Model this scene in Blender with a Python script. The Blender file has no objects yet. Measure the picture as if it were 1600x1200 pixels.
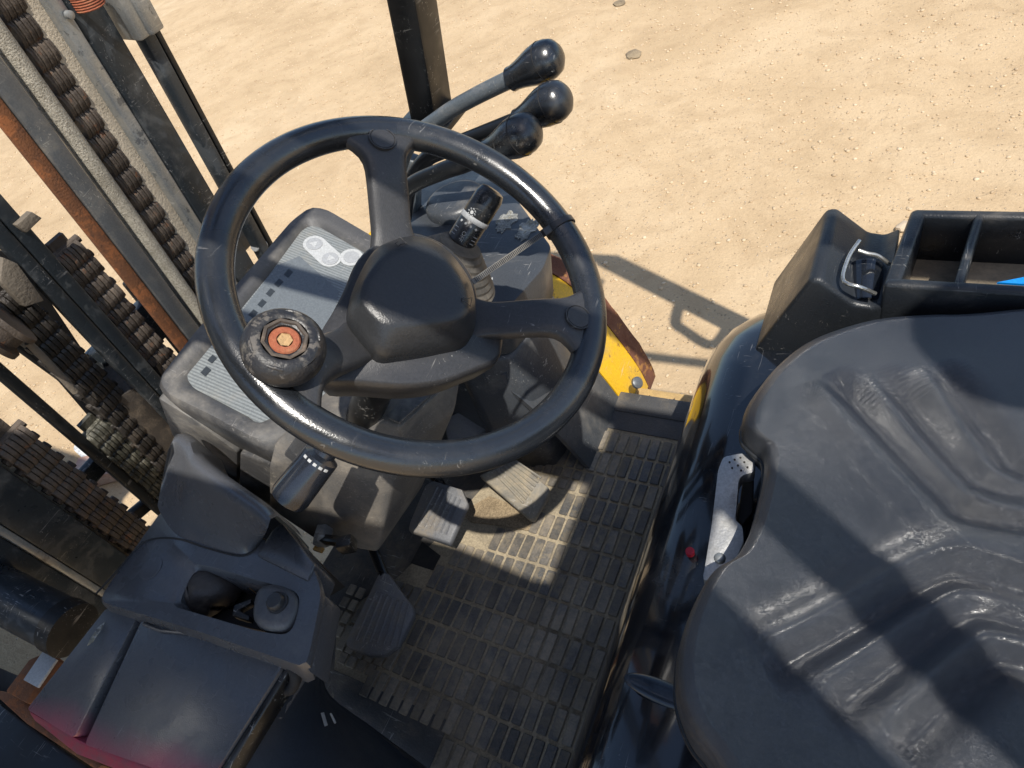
import bpy, bmesh, math, random
import numpy as np
from mathutils import Vector, Matrix
random.seed(7)
rng = np.random.default_rng(7)
SC = bpy.context.scene
COL = SC.collection
R_ = math.radians

# ------------------------------------------------------------------ camera
CAM = Vector((0.0, 0.0, 1.72))
FPX = 1060.0
RGT = Vector((0.87564219, 0.39667465, -0.2754995))
DWN = Vector((0.13904614, -0.75334671, -0.64275571))
FWD = Vector((-0.46251154, 0.52451688, -0.71481824))
cd = bpy.data.cameras.new('camera'); cd.sensor_width = 36.0; cd.lens = FPX / 1600 * 36
cd.clip_start = 0.02; cd.clip_end = 2000
cam = bpy.data.objects.new('camera', cd); COL.objects.link(cam)
m3 = Matrix((RGT, -DWN, -FWD)).transposed()
cam.matrix_world = Matrix.Translation(CAM) @ m3.to_4x4()
SC.camera = cam

# ------------------------------------------------------------------ light
KX, KY = -0.40, 0.36                       # shadow shift per metre of height
sun_dir = Vector((-KX, -KY, 1.0)).normalized()
elev = math.asin(sun_dir.z)
w = bpy.data.worlds.new('World'); SC.world = w; w.use_nodes = True
nt = w.node_tree; nt.nodes.clear()
out = nt.nodes.new('ShaderNodeOutputWorld'); bg = nt.nodes.new('ShaderNodeBackground')
sky = nt.nodes.new('ShaderNodeTexSky'); sky.sky_type = 'NISHITA'; sky.sun_disc = False
sky.sun_elevation = elev; sky.sun_rotation = math.atan2(sun_dir.x, sun_dir.y)
sky.dust_density = 1.0; sky.air_density = 1.0
bg.inputs['Strength'].default_value = 0.15
nt.links.new(sky.outputs[0], bg.inputs[0]); nt.links.new(bg.outputs[0], out.inputs[0])
sl = bpy.data.lights.new('sun', 'SUN'); sl.energy = 4.9; sl.angle = R_(0.53); sl.color = (1.0, 0.95, 0.87)
so = bpy.data.objects.new('sun', sl); COL.objects.link(so)
so.rotation_euler = (-sun_dir).to_track_quat('-Z', 'Y').to_euler(); so.location = (2, -3, 8)
vs = SC.view_settings; vs.view_transform = 'Standard'; vs.look = 'None'; vs.exposure = 0.19; vs.gamma = 1.0
vs.use_curve_mapping = False
cy = SC.cycles; cy.max_bounces = 5; cy.diffuse_bounces = 3; cy.glossy_bounces = 3; cy.caustics_reflective = False; cy.caustics_refractive = False

# ------------------------------------------------------------------ pixel -> point on a real plane
def ray(x, y):
    return RGT * (x - 800) + DWN * (y - 600) + FWD * FPX
def on(x, y, p0, n):
    r = ray(x, y); t = (Vector(p0) - CAM).dot(n) / r.dot(n); return CAM + r * t
def pz(x, y, z): return on(x, y, (0, 0, z), Vector((0, 0, 1)))
def py(x, y, Y): return on(x, y, (0, Y, 0), Vector((0, 1, 0)))
def pxx(x, y, X): return on(x, y, (X, 0, 0), Vector((1, 0, 0)))

# ------------------------------------------------------------------ mesh helpers
def B(): return bmesh.new()
def bev(bm, edges, r, seg=2):
    if r > 0 and edges:
        bmesh.ops.bevel(bm, geom=list(edges), offset=r, offset_type='OFFSET', segments=seg, profile=0.5, affect='EDGES', clamp_overlap=True)
def merge(dst, src):
    me = bpy.data.meshes.new('tmp'); src.to_mesh(me); src.free(); dst.from_mesh(me); bpy.data.meshes.remove(me); return dst
def prism(pts, off, r=0.0, seg=2, bm=None):
    b = B(); off = Vector(off)
    v0 = [b.verts.new(Vector(p)) for p in pts]; v1 = [b.verts.new(Vector(p) + off) for p in pts]
    n = len(pts); b.faces.new(v0); b.faces.new(v1[::-1])
    for i in range(n): b.faces.new((v0[i], v1[i], v1[(i + 1) % n], v0[(i + 1) % n]))
    bmesh.ops.recalc_face_normals(b, faces=b.faces)
    bev(b, b.edges[:], r, seg)
    return merge(bm, b) if bm else b
def box(c, s, r=0.0, rot=None, seg=2, bm=None):
    b = B(); bmesh.ops.create_cube(b, size=1.0)
    bmesh.ops.scale(b, vec=Vector(s), verts=b.verts)
    bev(b, b.edges[:], r, seg)
    M = Matrix.Translation(Vector(c))
    if rot is not None: M = M @ rot.to_4x4()
    bmesh.ops.transform(b, matrix=M, verts=b.verts)
    return merge(bm, b) if bm else b
def frame(d, hint=(0, 0, 1)):
    d = Vector(d).normalized(); h = Vector(hint)
    if abs(d.dot(h)) > 0.97: h = Vector((0, 1, 0))
    u = h.cross(d).normalized(); v = d.cross(u); return u, v
def loft(rings, cap=True, closed=False, bm=None):
    b = B(); V = [[b.verts.new(Vector(p)) for p in r] for r in rings]; n = len(V[0]); m = len(V)
    for i in range(m - (0 if closed else 1)):
        A, C = V[i], V[(i + 1) % m]
        for j in range(n): b.faces.new((A[j], A[(j + 1) % n], C[(j + 1) % n], C[j]))
    if cap and not closed:
        b.faces.new(V[0][::-1]); b.faces.new(V[-1])
    bmesh.ops.recalc_face_normals(b, faces=b.faces)
    return merge(bm, b) if bm else b
def smoothpath(pts, n=8):
    P = [Vector(p) for p in pts]; out = []
    for i in range(len(P) - 1):
        p0 = P[max(i - 1, 0)]; p1 = P[i]; p2 = P[i + 1]; p3 = P[min(i + 2, len(P) - 1)]
        for k in range(n):
            t = k / n
            out.append(0.5 * ((2 * p1) + (p2 - p0) * t + (2 * p0 - 5 * p1 + 4 * p2 - p3) * t * t + (3 * p1 - p0 - 3 * p2 + p3) * t ** 3))
    out.append(P[-1]); return out
def tube(pts, r, seg=12, bm=None, cap=True, closed=False):
    P = [Vector(p) for p in pts]; rings = []; n = len(P); u = None
    for i, p in enumerate(P):
        if closed: d = P[(i + 1) % n] - P[i - 1]
        else: d = P[min(i + 1, n - 1)] - P[max(i - 1, 0)]
        d.normalize()
        if u is None: u, v = frame(d)
        else:
            u = (u - d * u.dot(d)).normalized(); v = d.cross(u)
        rr = r[i] if isinstance(r, (list, tuple)) else r
        rings.append([p + (u * math.cos(a) + v * math.sin(a)) * rr for a in [2 * math.pi * k / seg for k in range(seg)]])
    return loft(rings, cap, closed, bm)
def lathe(o, ax, prof, seg=32, bm=None, cap=True, hint=(0, 0, 1)):
    o = Vector(o); ax = Vector(ax).normalized(); u, v = frame(ax, hint)
    return loft([[o + ax * h + (u * math.cos(a) + v * math.sin(a)) * r for a in [2 * math.pi * k / seg for k in range(seg)]] for r, h in prof], cap, False, bm)
def arcpts(poly, r, seg=4):
    """round the corners of a 3-D polygon"""
    out = []; n = len(poly)
    for i in range(n):
        p0, p1, p2 = Vector(poly[i - 1]), Vector(poly[i]), Vector(poly[(i + 1) % n])
        rr = r[i] if isinstance(r, (list, tuple)) else r
        if rr <= 0: out.append(p1); continue
        a = (p0 - p1); c = (p2 - p1); ra = min(rr, a.length * .49); rc = min(rr, c.length * .49)
        A = p1 + a.normalized() * ra; C = p1 + c.normalized() * rc
        for k in range(seg + 1):
            t = k / seg; out.append(A * (1 - t) ** 2 + p1 * 2 * t * (1 - t) + C * t * t)
    return out

def obj(name, bm, mat, parent=None, smooth=40, kind=None, label=None, subsurf=0):
    me = bpy.data.meshes.new(name); bm.to_mesh(me); bm.free()
    if mat: me.materials.append(mat)
    if smooth:
        me.shade_smooth(); me.set_sharp_from_angle(angle=R_(smooth))
    o = bpy.data.objects.new(name, me); COL.objects.link(o)
    if parent:
        o.parent = parent; o.matrix_parent_inverse = parent.matrix_world.inverted()
    if kind: o['kind'] = kind
    if label: o['label'] = label
    if subsurf:
        s = o.modifiers.new('sub', 'SUBSURF'); s.levels = subsurf; s.render_levels = subsurf
    return o
def tag(o, label, cat, group=None):
    o['label'] = label; o['category'] = cat
    if group: o['group'] = group
    return o
def empty(name, loc):
    o = bpy.data.objects.new(name, None); COL.objects.link(o); o.location = loc; o.empty_display_size = .1
    bpy.context.view_layer.update(); return o
def inst(src, loc, parent, rot=None, scale=None):
    o = src.copy(); COL.objects.link(o)
    o.parent = parent; o.matrix_parent_inverse = parent.matrix_world.inverted()
    M = Matrix.Translation(loc)
    if rot is not None: M = M @ rot.to_4x4()
    if scale is not None: M = M @ Matrix.Diagonal((*scale, 1))
    o.matrix_basis = M
    return o

# ------------------------------------------------------------------ materials
def material(name, base, rough=.5, metal=0., dust=None, dust_amt=.35, dust_scale=9., fine=0.12, fine_scale=350., bump=.0, bump_scale=300.,
             scratch=0.0, scratch_col=(.5, .48, .44), scratch_scale=40., coat=0., spec=.5, rand=0., wear=None, wear_amt=.3, wear_scale=30., rough_var=.12, dents=0., up_dust=0., world=False):
    m = bpy.data.materials.new(name); m.use_nodes = True; t = m.node_tree; N = t.nodes; L = t.links
    p = N['Principled BSDF']; tc = N.new('ShaderNodeNewGeometry').outputs['Position'] if world else N.new('ShaderNodeTexCoord').outputs['Object']
    def noise(scale, detail=6, rough_=.6, dist=0., vec=tc):
        n = N.new('ShaderNodeTexNoise'); n.inputs['Scale'].default_value = scale; n.inputs['Detail'].default_value = detail
        n.inputs['Roughness'].default_value = rough_; n.inputs['Distortion'].default_value = dist; L.new(vec, n.inputs['Vector']); return n.outputs['Fac']
    def ramp(f, a, b, lo=0., hi=1.):
        r = N.new('ShaderNodeMapRange'); r.inputs['From Min'].default_value = a; r.inputs['From Max'].default_value = b
        r.inputs['To Min'].default_value = lo; r.inputs['To Max'].default_value = hi; r.interpolation_type = 'SMOOTHSTEP'; L.new(f, r.inputs['Value']); return r.outputs[0]
    def mix(f, a, b, mode='MIX'):
        x = N.new('ShaderNodeMix'); x.data_type = 'RGBA'; x.blend_type = mode
        if isinstance(f, float): x.inputs['Factor'].default_value = f
        else: L.new(f, x.inputs['Factor'])
        for s, c in (('A', a), ('B', b)):
            i = [q for q in x.inputs if q.name == s and q.type == 'RGBA'][0]
            if isinstance(c, tuple): i.default_value = (*c, 1)
            else: L.new(c, i)
        return [q for q in x.outputs if q.type == 'RGBA'][0]
    def math_(op, a, b):
        x = N.new('ShaderNodeMath'); x.operation = op
        for i, c in enumerate((a, b)):
            if isinstance(c, (int, float)): x.inputs[i].default_value = c
            else: L.new(c, x.inputs[i])
        return x.outputs[0]
    col = base
    ff = noise(fine_scale, 2, .7)
    col = mix(ramp(ff, .3, .7), tuple(c * (1 - fine) for c in base), tuple(min(1, c * (1 + fine)) for c in base))
    rg = ramp(noise(14., 3), .3, .7, max(.02, rough - rough_var), min(1., rough + rough_var))
    if wear:
        wf = ramp(noise(wear_scale, 4, .7, .3), .62 - wear_amt * .35, .68 - wear_amt * .3)
        col = mix(wf, col, wear); rg = math_('ADD', rg, math_('MULTIPLY', wf, .2))
    if dust:
        df = math_('MULTIPLY', ramp(noise(dust_scale, 5, .68, .4), .62 - dust_amt * .5, .9 - dust_amt * .4), ramp(noise(dust_scale * 11, 2, .7), .2, .75, .45, 1.))
        if up_dust:
            g = N.new('ShaderNodeNewGeometry'); s = N.new('ShaderNodeSeparateXYZ'); L.new(g.outputs['Normal'], s.inputs[0])
            df = math_('MULTIPLY', df, ramp(s.outputs['Z'], -.1, .8, 1 - up_dust, 1.))
        col = mix(df, col, dust); rg = math_('ADD', rg, math_('MULTIPLY', df, .3))
    if scratch:
        for (sx, sy, sz) in ((1, .06, .5), (.07, 1, .6)):
            mp = N.new('ShaderNodeMapping'); mp.inputs['Scale'].default_value = (sx, sy, sz); mp.inputs['Rotation'].default_value = (.3, .5, .7 + sx)
            L.new(tc, mp.inputs[0])
            sf = ramp(noise(scratch_scale * 8, 1, .5, 1.2, mp.outputs[0]), .70 - .1 * scratch, .78 - .08 * scratch)
            sf = math_('MULTIPLY', sf, ramp(noise(scratch_scale * .4, 1), .45, .65, 0., min(1., .35 + scratch * .4)))
            col = mix(sf, col, scratch_col)
    if rand:
        oi = N.new('ShaderNodeObjectInfo'); h = N.new('ShaderNodeHueSaturation'); L.new(col, h.inputs['Color'])
        L.new(ramp(oi.outputs['Random'], 0, 1, 1 - rand, 1 + rand), h.inputs['Value']); col = h.outputs[0]
    if isinstance(col, tuple): p.inputs['Base Color'].default_value = (*col, 1)
    else: L.new(col, p.inputs['Base Color'])
    L.new(rg, p.inputs['Roughness'])
    p.inputs['Metallic'].default_value = metal
    p.inputs['Specular IOR Level'].default_value = spec
    if coat: p.inputs['Coat Weight'].default_value = coat; p.inputs['Coat Roughness'].default_value = .06
    nrm = None
    if bump:
        bn = N.new('ShaderNodeBump'); bn.inputs['Strength'].default_value = bump; bn.inputs['Distance'].default_value = .002
        L.new(noise(bump_scale, 2, .6), bn.inputs['Height']); nrm = bn.outputs[0]
    if dents:
        b2 = N.new('ShaderNodeBump'); b2.inputs['Strength'].default_value = dents; b2.inputs['Distance'].default_value = .02
        L.new(noise(6., 2, .4), b2.inputs['Height'])
        if nrm: L.new(nrm, b2.inputs['Normal'])
        nrm = b2.outputs[0]
    if nrm: L.new(nrm, p.inputs['Normal'])
    m['_x'] = 0
    return m
DUST = (.30, .23, .15); PALE = (.42, .36, .28)
M = {}
M['rim'] = material('worn_black_plastic', (.013, .015, .018), .25, spec=.9, dust=(.13, .12, .105), dust_amt=.12, dust_scale=7, scratch=.12, scratch_col=(.3, .29, .27), bump=.10, bump_scale=600)
M['leverblack'] = material('gloss_black_plastic', (.016, .019, .026), .25, spec=.7, dust=(.08, .08, .08), dust_amt=.12, dust_scale=8)
M['spoke'] = material('matte_black_plastic', (.038, .038, .040), .40, dust=(.14, .125, .105), dust_amt=.2, dust_scale=8, bump=.18, bump_scale=900, scratch=.05)
M['pad'] = material('grained_black_plastic', (.028, .029, .031), .36, dust=(.15, .14, .12), dust_amt=.15, dust_scale=6, bump=.2, bump_scale=700)
M['knobrub'] = material('scuffed_black_knob', (.02, .02, .022), .42, dust=(.28, .25, .2), dust_amt=.22, dust_scale=45, wear=(.10, .09, .08), wear_amt=.15, wear_scale=60, bump=.4, bump_scale=200)
M['dash'] = material('dusty_grey_plastic', (.06, .06, .062), .5, dust=(.24, .22, .19), dust_amt=.42, dust_scale=6, scratch=.45, scratch_col=(.32, .3, .28), bump=.25, bump_scale=500)
M['column'] = material('dirty_brown_grey_plastic', (.095, .09, .084), .6, dust=(.25, .215, .17), dust_amt=.5, dust_scale=7, scratch=.5, scratch_col=(.3, .27, .23), bump=.25, bump_scale=400)
M['cowl'] = material('blue_grey_plastic', (.075, .077, .083), .30, spec=.8, dust=(.2, .19, .18), dust_amt=.14, dust_scale=5, scratch=.15, scratch_col=(.3, .3, .3), bump=.12, bump_scale=700)
M['console'] = material('slate_plastic', (.048, .053, .06), .42, dust=(.22, .2, .17), dust_amt=.3, dust_scale=6, scratch=.25, bump=.2)
M['black'] = material('black_paint', (.007, .008, .009), .38, dust=(.10, .095, .09), dust_amt=.12, dust_scale=7, scratch=.4)
M['blackdull'] = material('dull_black', (.01, .01, .011), .7, dust=(.07, .06, .05), dust_amt=.3)
M['gloss'] = material('glossy_navy_black_paint', (.008, .010, .014), .13, dust=(.10, .095, .09), dust_amt=.14, dust_scale=5, coat=.8, rough_var=.05, scratch=.25, scratch_col=(.2, .2, .2), dents=.035)
M['rail'] = material('mast_dark_steel', (.028, .035, .042), .36, metal=.3, dust=(.16, .165, .165), dust_amt=.22, dust_scale=9, scratch=.45, scratch_col=(.4, .4, .4), wear=(.06, .068, .075), wear_amt=.25, wear_scale=14)
M['steel'] = material('bare_worn_steel', (.30, .32, .33), .38, metal=.6, dust=(.42, .40, .36), dust_amt=.4, dust_scale=18, scratch=.6, scratch_col=(.6, .6, .58), wear=(.14, .15, .16), wear_amt=.12)
M['greysteel'] = material('grey_steel', (.13, .14, .15), .4, metal=.4, dust=(.3, .28, .24), dust_amt=.3, dust_scale=14, scratch=.7)
M['pale'] = material('dried_grease_dust', (.50, .43, .33), .85, dust=(.33, .28, .21), dust_amt=.35, dust_scale=20, bump=.6, bump_scale=250, fine=.2, fine_scale=500)
M['rust'] = material('orange_rust', (.19, .075, .03), .8, dust=(.09, .045, .028), dust_amt=.45, dust_scale=16, wear=(.3, .11, .04), wear_amt=.3, wear_scale=40, bump=.5, bump_scale=300)
M['chain'] = material('rusty_chain', (.075, .060, .049), .6, metal=.3, dust=(.17, .135, .105), dust_amt=.4, dust_scale=25, wear=(.16, .075, .04), wear_amt=.08, wear_scale=50, bump=.5, bump_scale=350, world=True, rand=.15)
M['chaindark'] = material('greasy_dark_chain', (.035, .03, .026), .5, metal=.3, dust=(.14, .11, .08), dust_amt=.3, dust_scale=30, bump=.5, bump_scale=350, world=True, rand=.2)
M['grease'] = material('wet_grease_chain', (.06, .058, .045), .28, metal=.3, dust=(.3, .28, .22), dust_amt=.35, dust_scale=40, bump=.6, bump_scale=200, world=True, rand=.2)
M['yellow'] = material('yellow_paint', (.72, .42, .010), .4, dust=(.4, .28, .12), dust_amt=.3, dust_scale=9, wear=(.22, .1, .03), wear_amt=.12, wear_scale=22, scratch=.2)
M['yellowdark'] = material('amber_paint', (.45, .22, .02), .5, dust=DUST, dust_amt=.45)
M['rustedge'] = material('flaking_rust', (.17, .065, .035), .8, dust=(.10, .045, .03), dust_amt=.5, dust_scale=14, wear=(.42, .2, .05), wear_amt=.28, wear_scale=35, bump=.6, bump_scale=160)
M['matbase'] = material('dusty_mat_rubber', (.32, .265, .18), .9, dust=(.10, .088, .068), dust_amt=.40, dust_scale=6.0, bump=.5, bump_scale=220, fine=.2, fine_scale=260)
M['matflat'] = material('flat_mat_rubber', (.055, .055, .056), .7, dust=(.2, .165, .12), dust_amt=.4, dust_scale=8, bump=.4, bump_scale=300, scratch=.3)
M['padrub'] = material('mat_rubber_tread', (.075, .074, .072), .5, dust=(.27, .225, .165), dust_amt=.62, dust_scale=11, bump=.5, bump_scale=260, rand=.22, fine=.25, world=True, wear=(.14, .12, .09), wear_amt=.3, wear_scale=38)
M['pedal'] = material('pedal_rubber', (.12, .123, .13), .5, dust=(.2, .17, .13), dust_amt=.45, dust_scale=12, bump=.3, scratch=.4)
M['treadle'] = material('worn_treadle', (.14, .135, .12), .6, dust=(.42, .34, .22), dust_amt=.55, dust_scale=10, scratch=.5)
M['dirt'] = material('packed_dirt', (.27, .205, .125), .95, dust=(.09, .065, .04), dust_amt=.4, dust_scale=12, bump=.8, bump_scale=120, fine=.3)
M['alu'] = material('cast_aluminium', (.46, .46, .45), .42, metal=.55, dust=(.2, .19, .17), dust_amt=.3, dust_scale=16, bump=.2, bump_scale=500)
M['wire'] = material('zinc_wire', (.6, .58, .52), .28, metal=.9, dust=DUST, dust_amt=.2)
M['boxp'] = material('moulded_black_plastic', (.018, .021, .025), .36, dust=(.15, .135, .115), dust_amt=.2, dust_scale=9, bump=.3, bump_scale=500, scratch=.25)
M['pocket'] = material('dusty_tray_floor', (.16, .135, .10), .85, dust=(.36, .29, .2), dust_amt=.5, dust_scale=8, bump=.4)
M['rustbolt'] = material('red_rust_bolt', (.30, .085, .04), .8, dust=(.38, .19, .10), dust_amt=.35, dust_scale=80, bump=.5, bump_scale=400)
M['tanfill'] = material('dirt_filled_recess', (.42, .27, .13), .95, bump=.8, bump_scale=300)
M['brownring'] = material('dusty_ring', (.06, .048, .038), .7, dust=(.2, .15, .11), dust_amt=.4, dust_scale=60)
M['white'] = material('white_print', (.42, .43, .43), .5)
M['whitemark'] = material('white_scuff', (.62, .63, .62), .7, dust=(.25, .25, .25), dust_amt=.4, dust_scale=60)
M['lens'] = material('grey_display_panel', (.22, .235, .235), .25, dust=(.28, .27, .24), dust_amt=.3, spec=.6, dust_scale=12, scratch=.2)
M['lensdark'] = material('smoked_display', (.13, .145, .155), .2, dust=(.2, .2, .19), dust_amt=.25, spec=.6)
M['iconsq'] = material('dark_icon', (.03, .036, .042), .35)
M['icongrey'] = material('grey_button', (.32, .33, .34), .5)
M['stripe'] = material('grey_stripe', (.21, .235, .245), .4)
M['crust'] = material('dried_mud', (.15, .125, .095), .9, dust=(.12, .10, .08), dust_amt=.5, dust_scale=20, bump=.7, bump_scale=180)
M['handlegrey'] = material('worn_grey_grip', (.085, .086, .09), .4, dust=(.2, .19, .18), dust_amt=.3, dust_scale=20, bump=.2)
M['hose'] = material('braided_hose', (.36, .33, .27), .7, dust=(.2, .18, .14), dust_amt=.35, dust_scale=20, bump=.9, bump_scale=420, fine=.35, fine_scale=300)
M['tie'] = material('nylon_tie', (.03, .03, .032), .4)
M['tieteeth'] = material('nylon_tie_teeth', (.11, .105, .095), .5, dust=(.3, .27, .22), dust_amt=.4)
M['blue'] = material('blue_plastic', (.0, .21, .62), .4)
M['red'] = material('red_reflection', (.5, .01, .03), .4)
M['boot'] = material('black_leatherette', (.04, .034, .031), .45, dust=(.14, .12, .09), dust_amt=.3, dust_scale=20, bump=.4, bump_scale=120)
M['brick'] = material('pink_brick', (.42, .24, .18), .9, dust=(.5, .42, .36), dust_amt=.5, bump=.6)
M['tanlabel'] = material('sun_faded_label', (.48, .33, .14), .7, dust=(.3, .2, .1), dust_amt=.4, dust_scale=20)
M['blacktext'] = material('black_print', (.02, .018, .015), .6)
M['greyblue'] = material('grey_blue_rod', (.12, .14, .155), .45, metal=.3, dust=(.3, .29, .27), dust_amt=.35, dust_scale=24, scratch=.5)
M['stone'] = material('pale_stone', (.52, .42, .3), .9, dust=(.35, .26, .17), dust_amt=.5, bump=.5)
M['bellows'] = material('dusty_rubber_bellows', (.06, .057, .052), .7, dust=(.22, .19, .15), dust_amt=.5, dust_scale=14)

def striped():
    t = M['lens'].node_tree; N = t.nodes; L = t.links; p = N['Principled BSDF']; src = p.inputs['Base Color'].links[0].from_socket
    tc = N.new('ShaderNodeTexCoord').outputs['Object']; wv = N.new('ShaderNodeTexWave'); wv.bands_direction = 'Y'; wv.inputs['Scale'].default_value = 62; wv.inputs['Distortion'].default_value = 0
    L.new(tc, wv.inputs['Vector']); x = N.new('ShaderNodeMix'); x.data_type = 'RGBA'; x.blend_type = 'MULTIPLY'; ia = [q for q in x.inputs if q.type == 'RGBA']
    r = N.new('ShaderNodeMapRange'); r.inputs['From Min'].default_value = .4; r.inputs['From Max'].default_value = .7; r.inputs['To Max'].default_value = .75; L.new(wv.outputs['Fac'], r.inputs['Value']); L.new(r.outputs[0], x.inputs['Factor'])
    L.new(src, ia[0]); ia[1].default_value = (.55, .57, .58, 1); L.new([q for q in x.outputs if q.type == 'RGBA'][0], p.inputs['Base Color'])
striped()
def red_fade():  # red glow painted into the cover colour, stronger toward the lower edge
    m = M['cowl'].copy(); m.name = 'plastic_with_red_glow'; t = m.node_tree; N = t.nodes; L = t.links; p = N['Principled BSDF']; src = p.inputs['Base Color'].links[0].from_socket
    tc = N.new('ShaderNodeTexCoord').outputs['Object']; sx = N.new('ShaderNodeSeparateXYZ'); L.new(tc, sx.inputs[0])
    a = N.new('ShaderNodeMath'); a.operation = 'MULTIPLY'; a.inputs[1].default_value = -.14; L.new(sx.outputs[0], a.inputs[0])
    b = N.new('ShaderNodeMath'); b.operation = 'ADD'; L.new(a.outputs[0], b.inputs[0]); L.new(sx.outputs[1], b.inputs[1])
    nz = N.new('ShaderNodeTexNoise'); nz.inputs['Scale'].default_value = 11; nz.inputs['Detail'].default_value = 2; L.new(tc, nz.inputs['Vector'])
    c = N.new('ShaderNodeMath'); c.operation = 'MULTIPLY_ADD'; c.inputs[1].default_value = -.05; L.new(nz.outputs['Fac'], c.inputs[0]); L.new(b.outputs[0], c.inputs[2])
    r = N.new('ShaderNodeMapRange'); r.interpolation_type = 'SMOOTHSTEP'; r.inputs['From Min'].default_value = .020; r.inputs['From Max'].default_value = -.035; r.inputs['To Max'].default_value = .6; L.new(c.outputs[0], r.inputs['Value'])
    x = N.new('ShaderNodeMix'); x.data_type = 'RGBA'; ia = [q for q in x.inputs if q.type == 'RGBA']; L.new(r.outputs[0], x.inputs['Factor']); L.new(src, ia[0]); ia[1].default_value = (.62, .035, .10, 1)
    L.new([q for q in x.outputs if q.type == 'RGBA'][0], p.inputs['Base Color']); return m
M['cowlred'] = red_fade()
def leather():
    m = material('creased_black_leatherette', (.018, .0215, .029), .33, coat=.35, dust=(.05, .05, .05), dust_amt=.05, dust_scale=4, rough_var=.05, spec=1.0)
    t = m.node_tree; N = t.nodes; L = t.links; p = N['Principled BSDF']; tc = N.new('ShaderNodeTexCoord').outputs['Object']
    nz = N.new('ShaderNodeTexNoise'); nz.inputs['Scale'].default_value = 26; nz.inputs['Detail'].default_value = 4; L.new(tc, nz.inputs['Vector'])
    ad = N.new('ShaderNodeMix'); ad.data_type = 'VECTOR'; ad.inputs['Factor'].default_value = .018
    vi = [q for q in ad.inputs if q.type == 'VECTOR']; L.new(tc, vi[0]); L.new(nz.outputs['Color'], vi[1]); wv = [q for q in ad.outputs if q.type == 'VECTOR'][0]
    h = None; prev = None
    for sc, sy, st, d in ((210, 1.5, .55, .0006), (80, 2.2, .38, .0010)):
        mp = N.new('ShaderNodeMapping'); mp.inputs['Scale'].default_value = (1, sy, 1); L.new(wv, mp.inputs[0])
        v = N.new('ShaderNodeTexVoronoi'); v.feature = 'DISTANCE_TO_EDGE'; v.inputs['Scale'].default_value = sc; L.new(mp.outputs[0], v.inputs['Vector'])
        r = N.new('ShaderNodeMapRange'); r.inputs['From Max'].default_value = .16; L.new(v.outputs['Distance'], r.inputs['Value'])
        b = N.new('ShaderNodeBump'); b.inputs['Strength'].default_value = st; b.inputs['Distance'].default_value = d; L.new(r.outputs[0], b.inputs['Height'])
        if sc < 100:
            ms = N.new('ShaderNodeTexNoise'); ms.inputs['Scale'].default_value = 7; L.new(tc, ms.inputs['Vector'])
            mr = N.new('ShaderNodeMapRange'); mr.inputs['From Min'].default_value = .42; mr.inputs['From Max'].default_value = .66; mr.inputs['To Max'].default_value = st; L.new(ms.outputs['Fac'], mr.inputs['Value']); L.new(mr.outputs[0], b.inputs['Strength'])
        if sc > 60:
            src = p.inputs['Base Color'].links[0].from_socket; x = N.new('ShaderNodeMix'); x.data_type = 'RGBA'; ia = [q for q in x.inputs if q.type == 'RGBA']
            q1 = N.new('ShaderNodeMapRange'); q1.inputs['From Min'].default_value = .09; q1.inputs['From Max'].default_value = .0; q1.inputs['To Max'].default_value = .3; L.new(v.outputs['Distance'], q1.inputs['Value'])
            q2 = N.new('ShaderNodeTexNoise'); q2.inputs['Scale'].default_value = 13; L.new(tc, q2.inputs['Vector']); q3 = N.new('ShaderNodeMapRange'); q3.inputs['From Min'].default_value = .33; q3.inputs['From Max'].default_value = .6; L.new(q2.outputs['Fac'], q3.inputs['Value'])
            q4 = N.new('ShaderNodeMath'); q4.operation = 'MULTIPLY'; L.new(q1.outputs[0], q4.inputs[0]); L.new(q3.outputs[0], q4.inputs[1]); L.new(q4.outputs[0], x.inputs['Factor'])
            L.new(src, ia[0]); ia[1].default_value = (.15, .152, .158, 1); L.new([q for q in x.outputs if q.type == 'RGBA'][0], p.inputs['Base Color'])  # crease lines coloured lighter, as light catching the grain
        if prev: L.new(prev, b.inputs['Normal'])
        prev = b.outputs[0]
    L.new(prev, p.inputs['Normal']); p.inputs['Coat Roughness'].default_value = .3; L.new(prev, p.inputs['Coat Normal'])
    return m
M['leather'] = leather()

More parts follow.
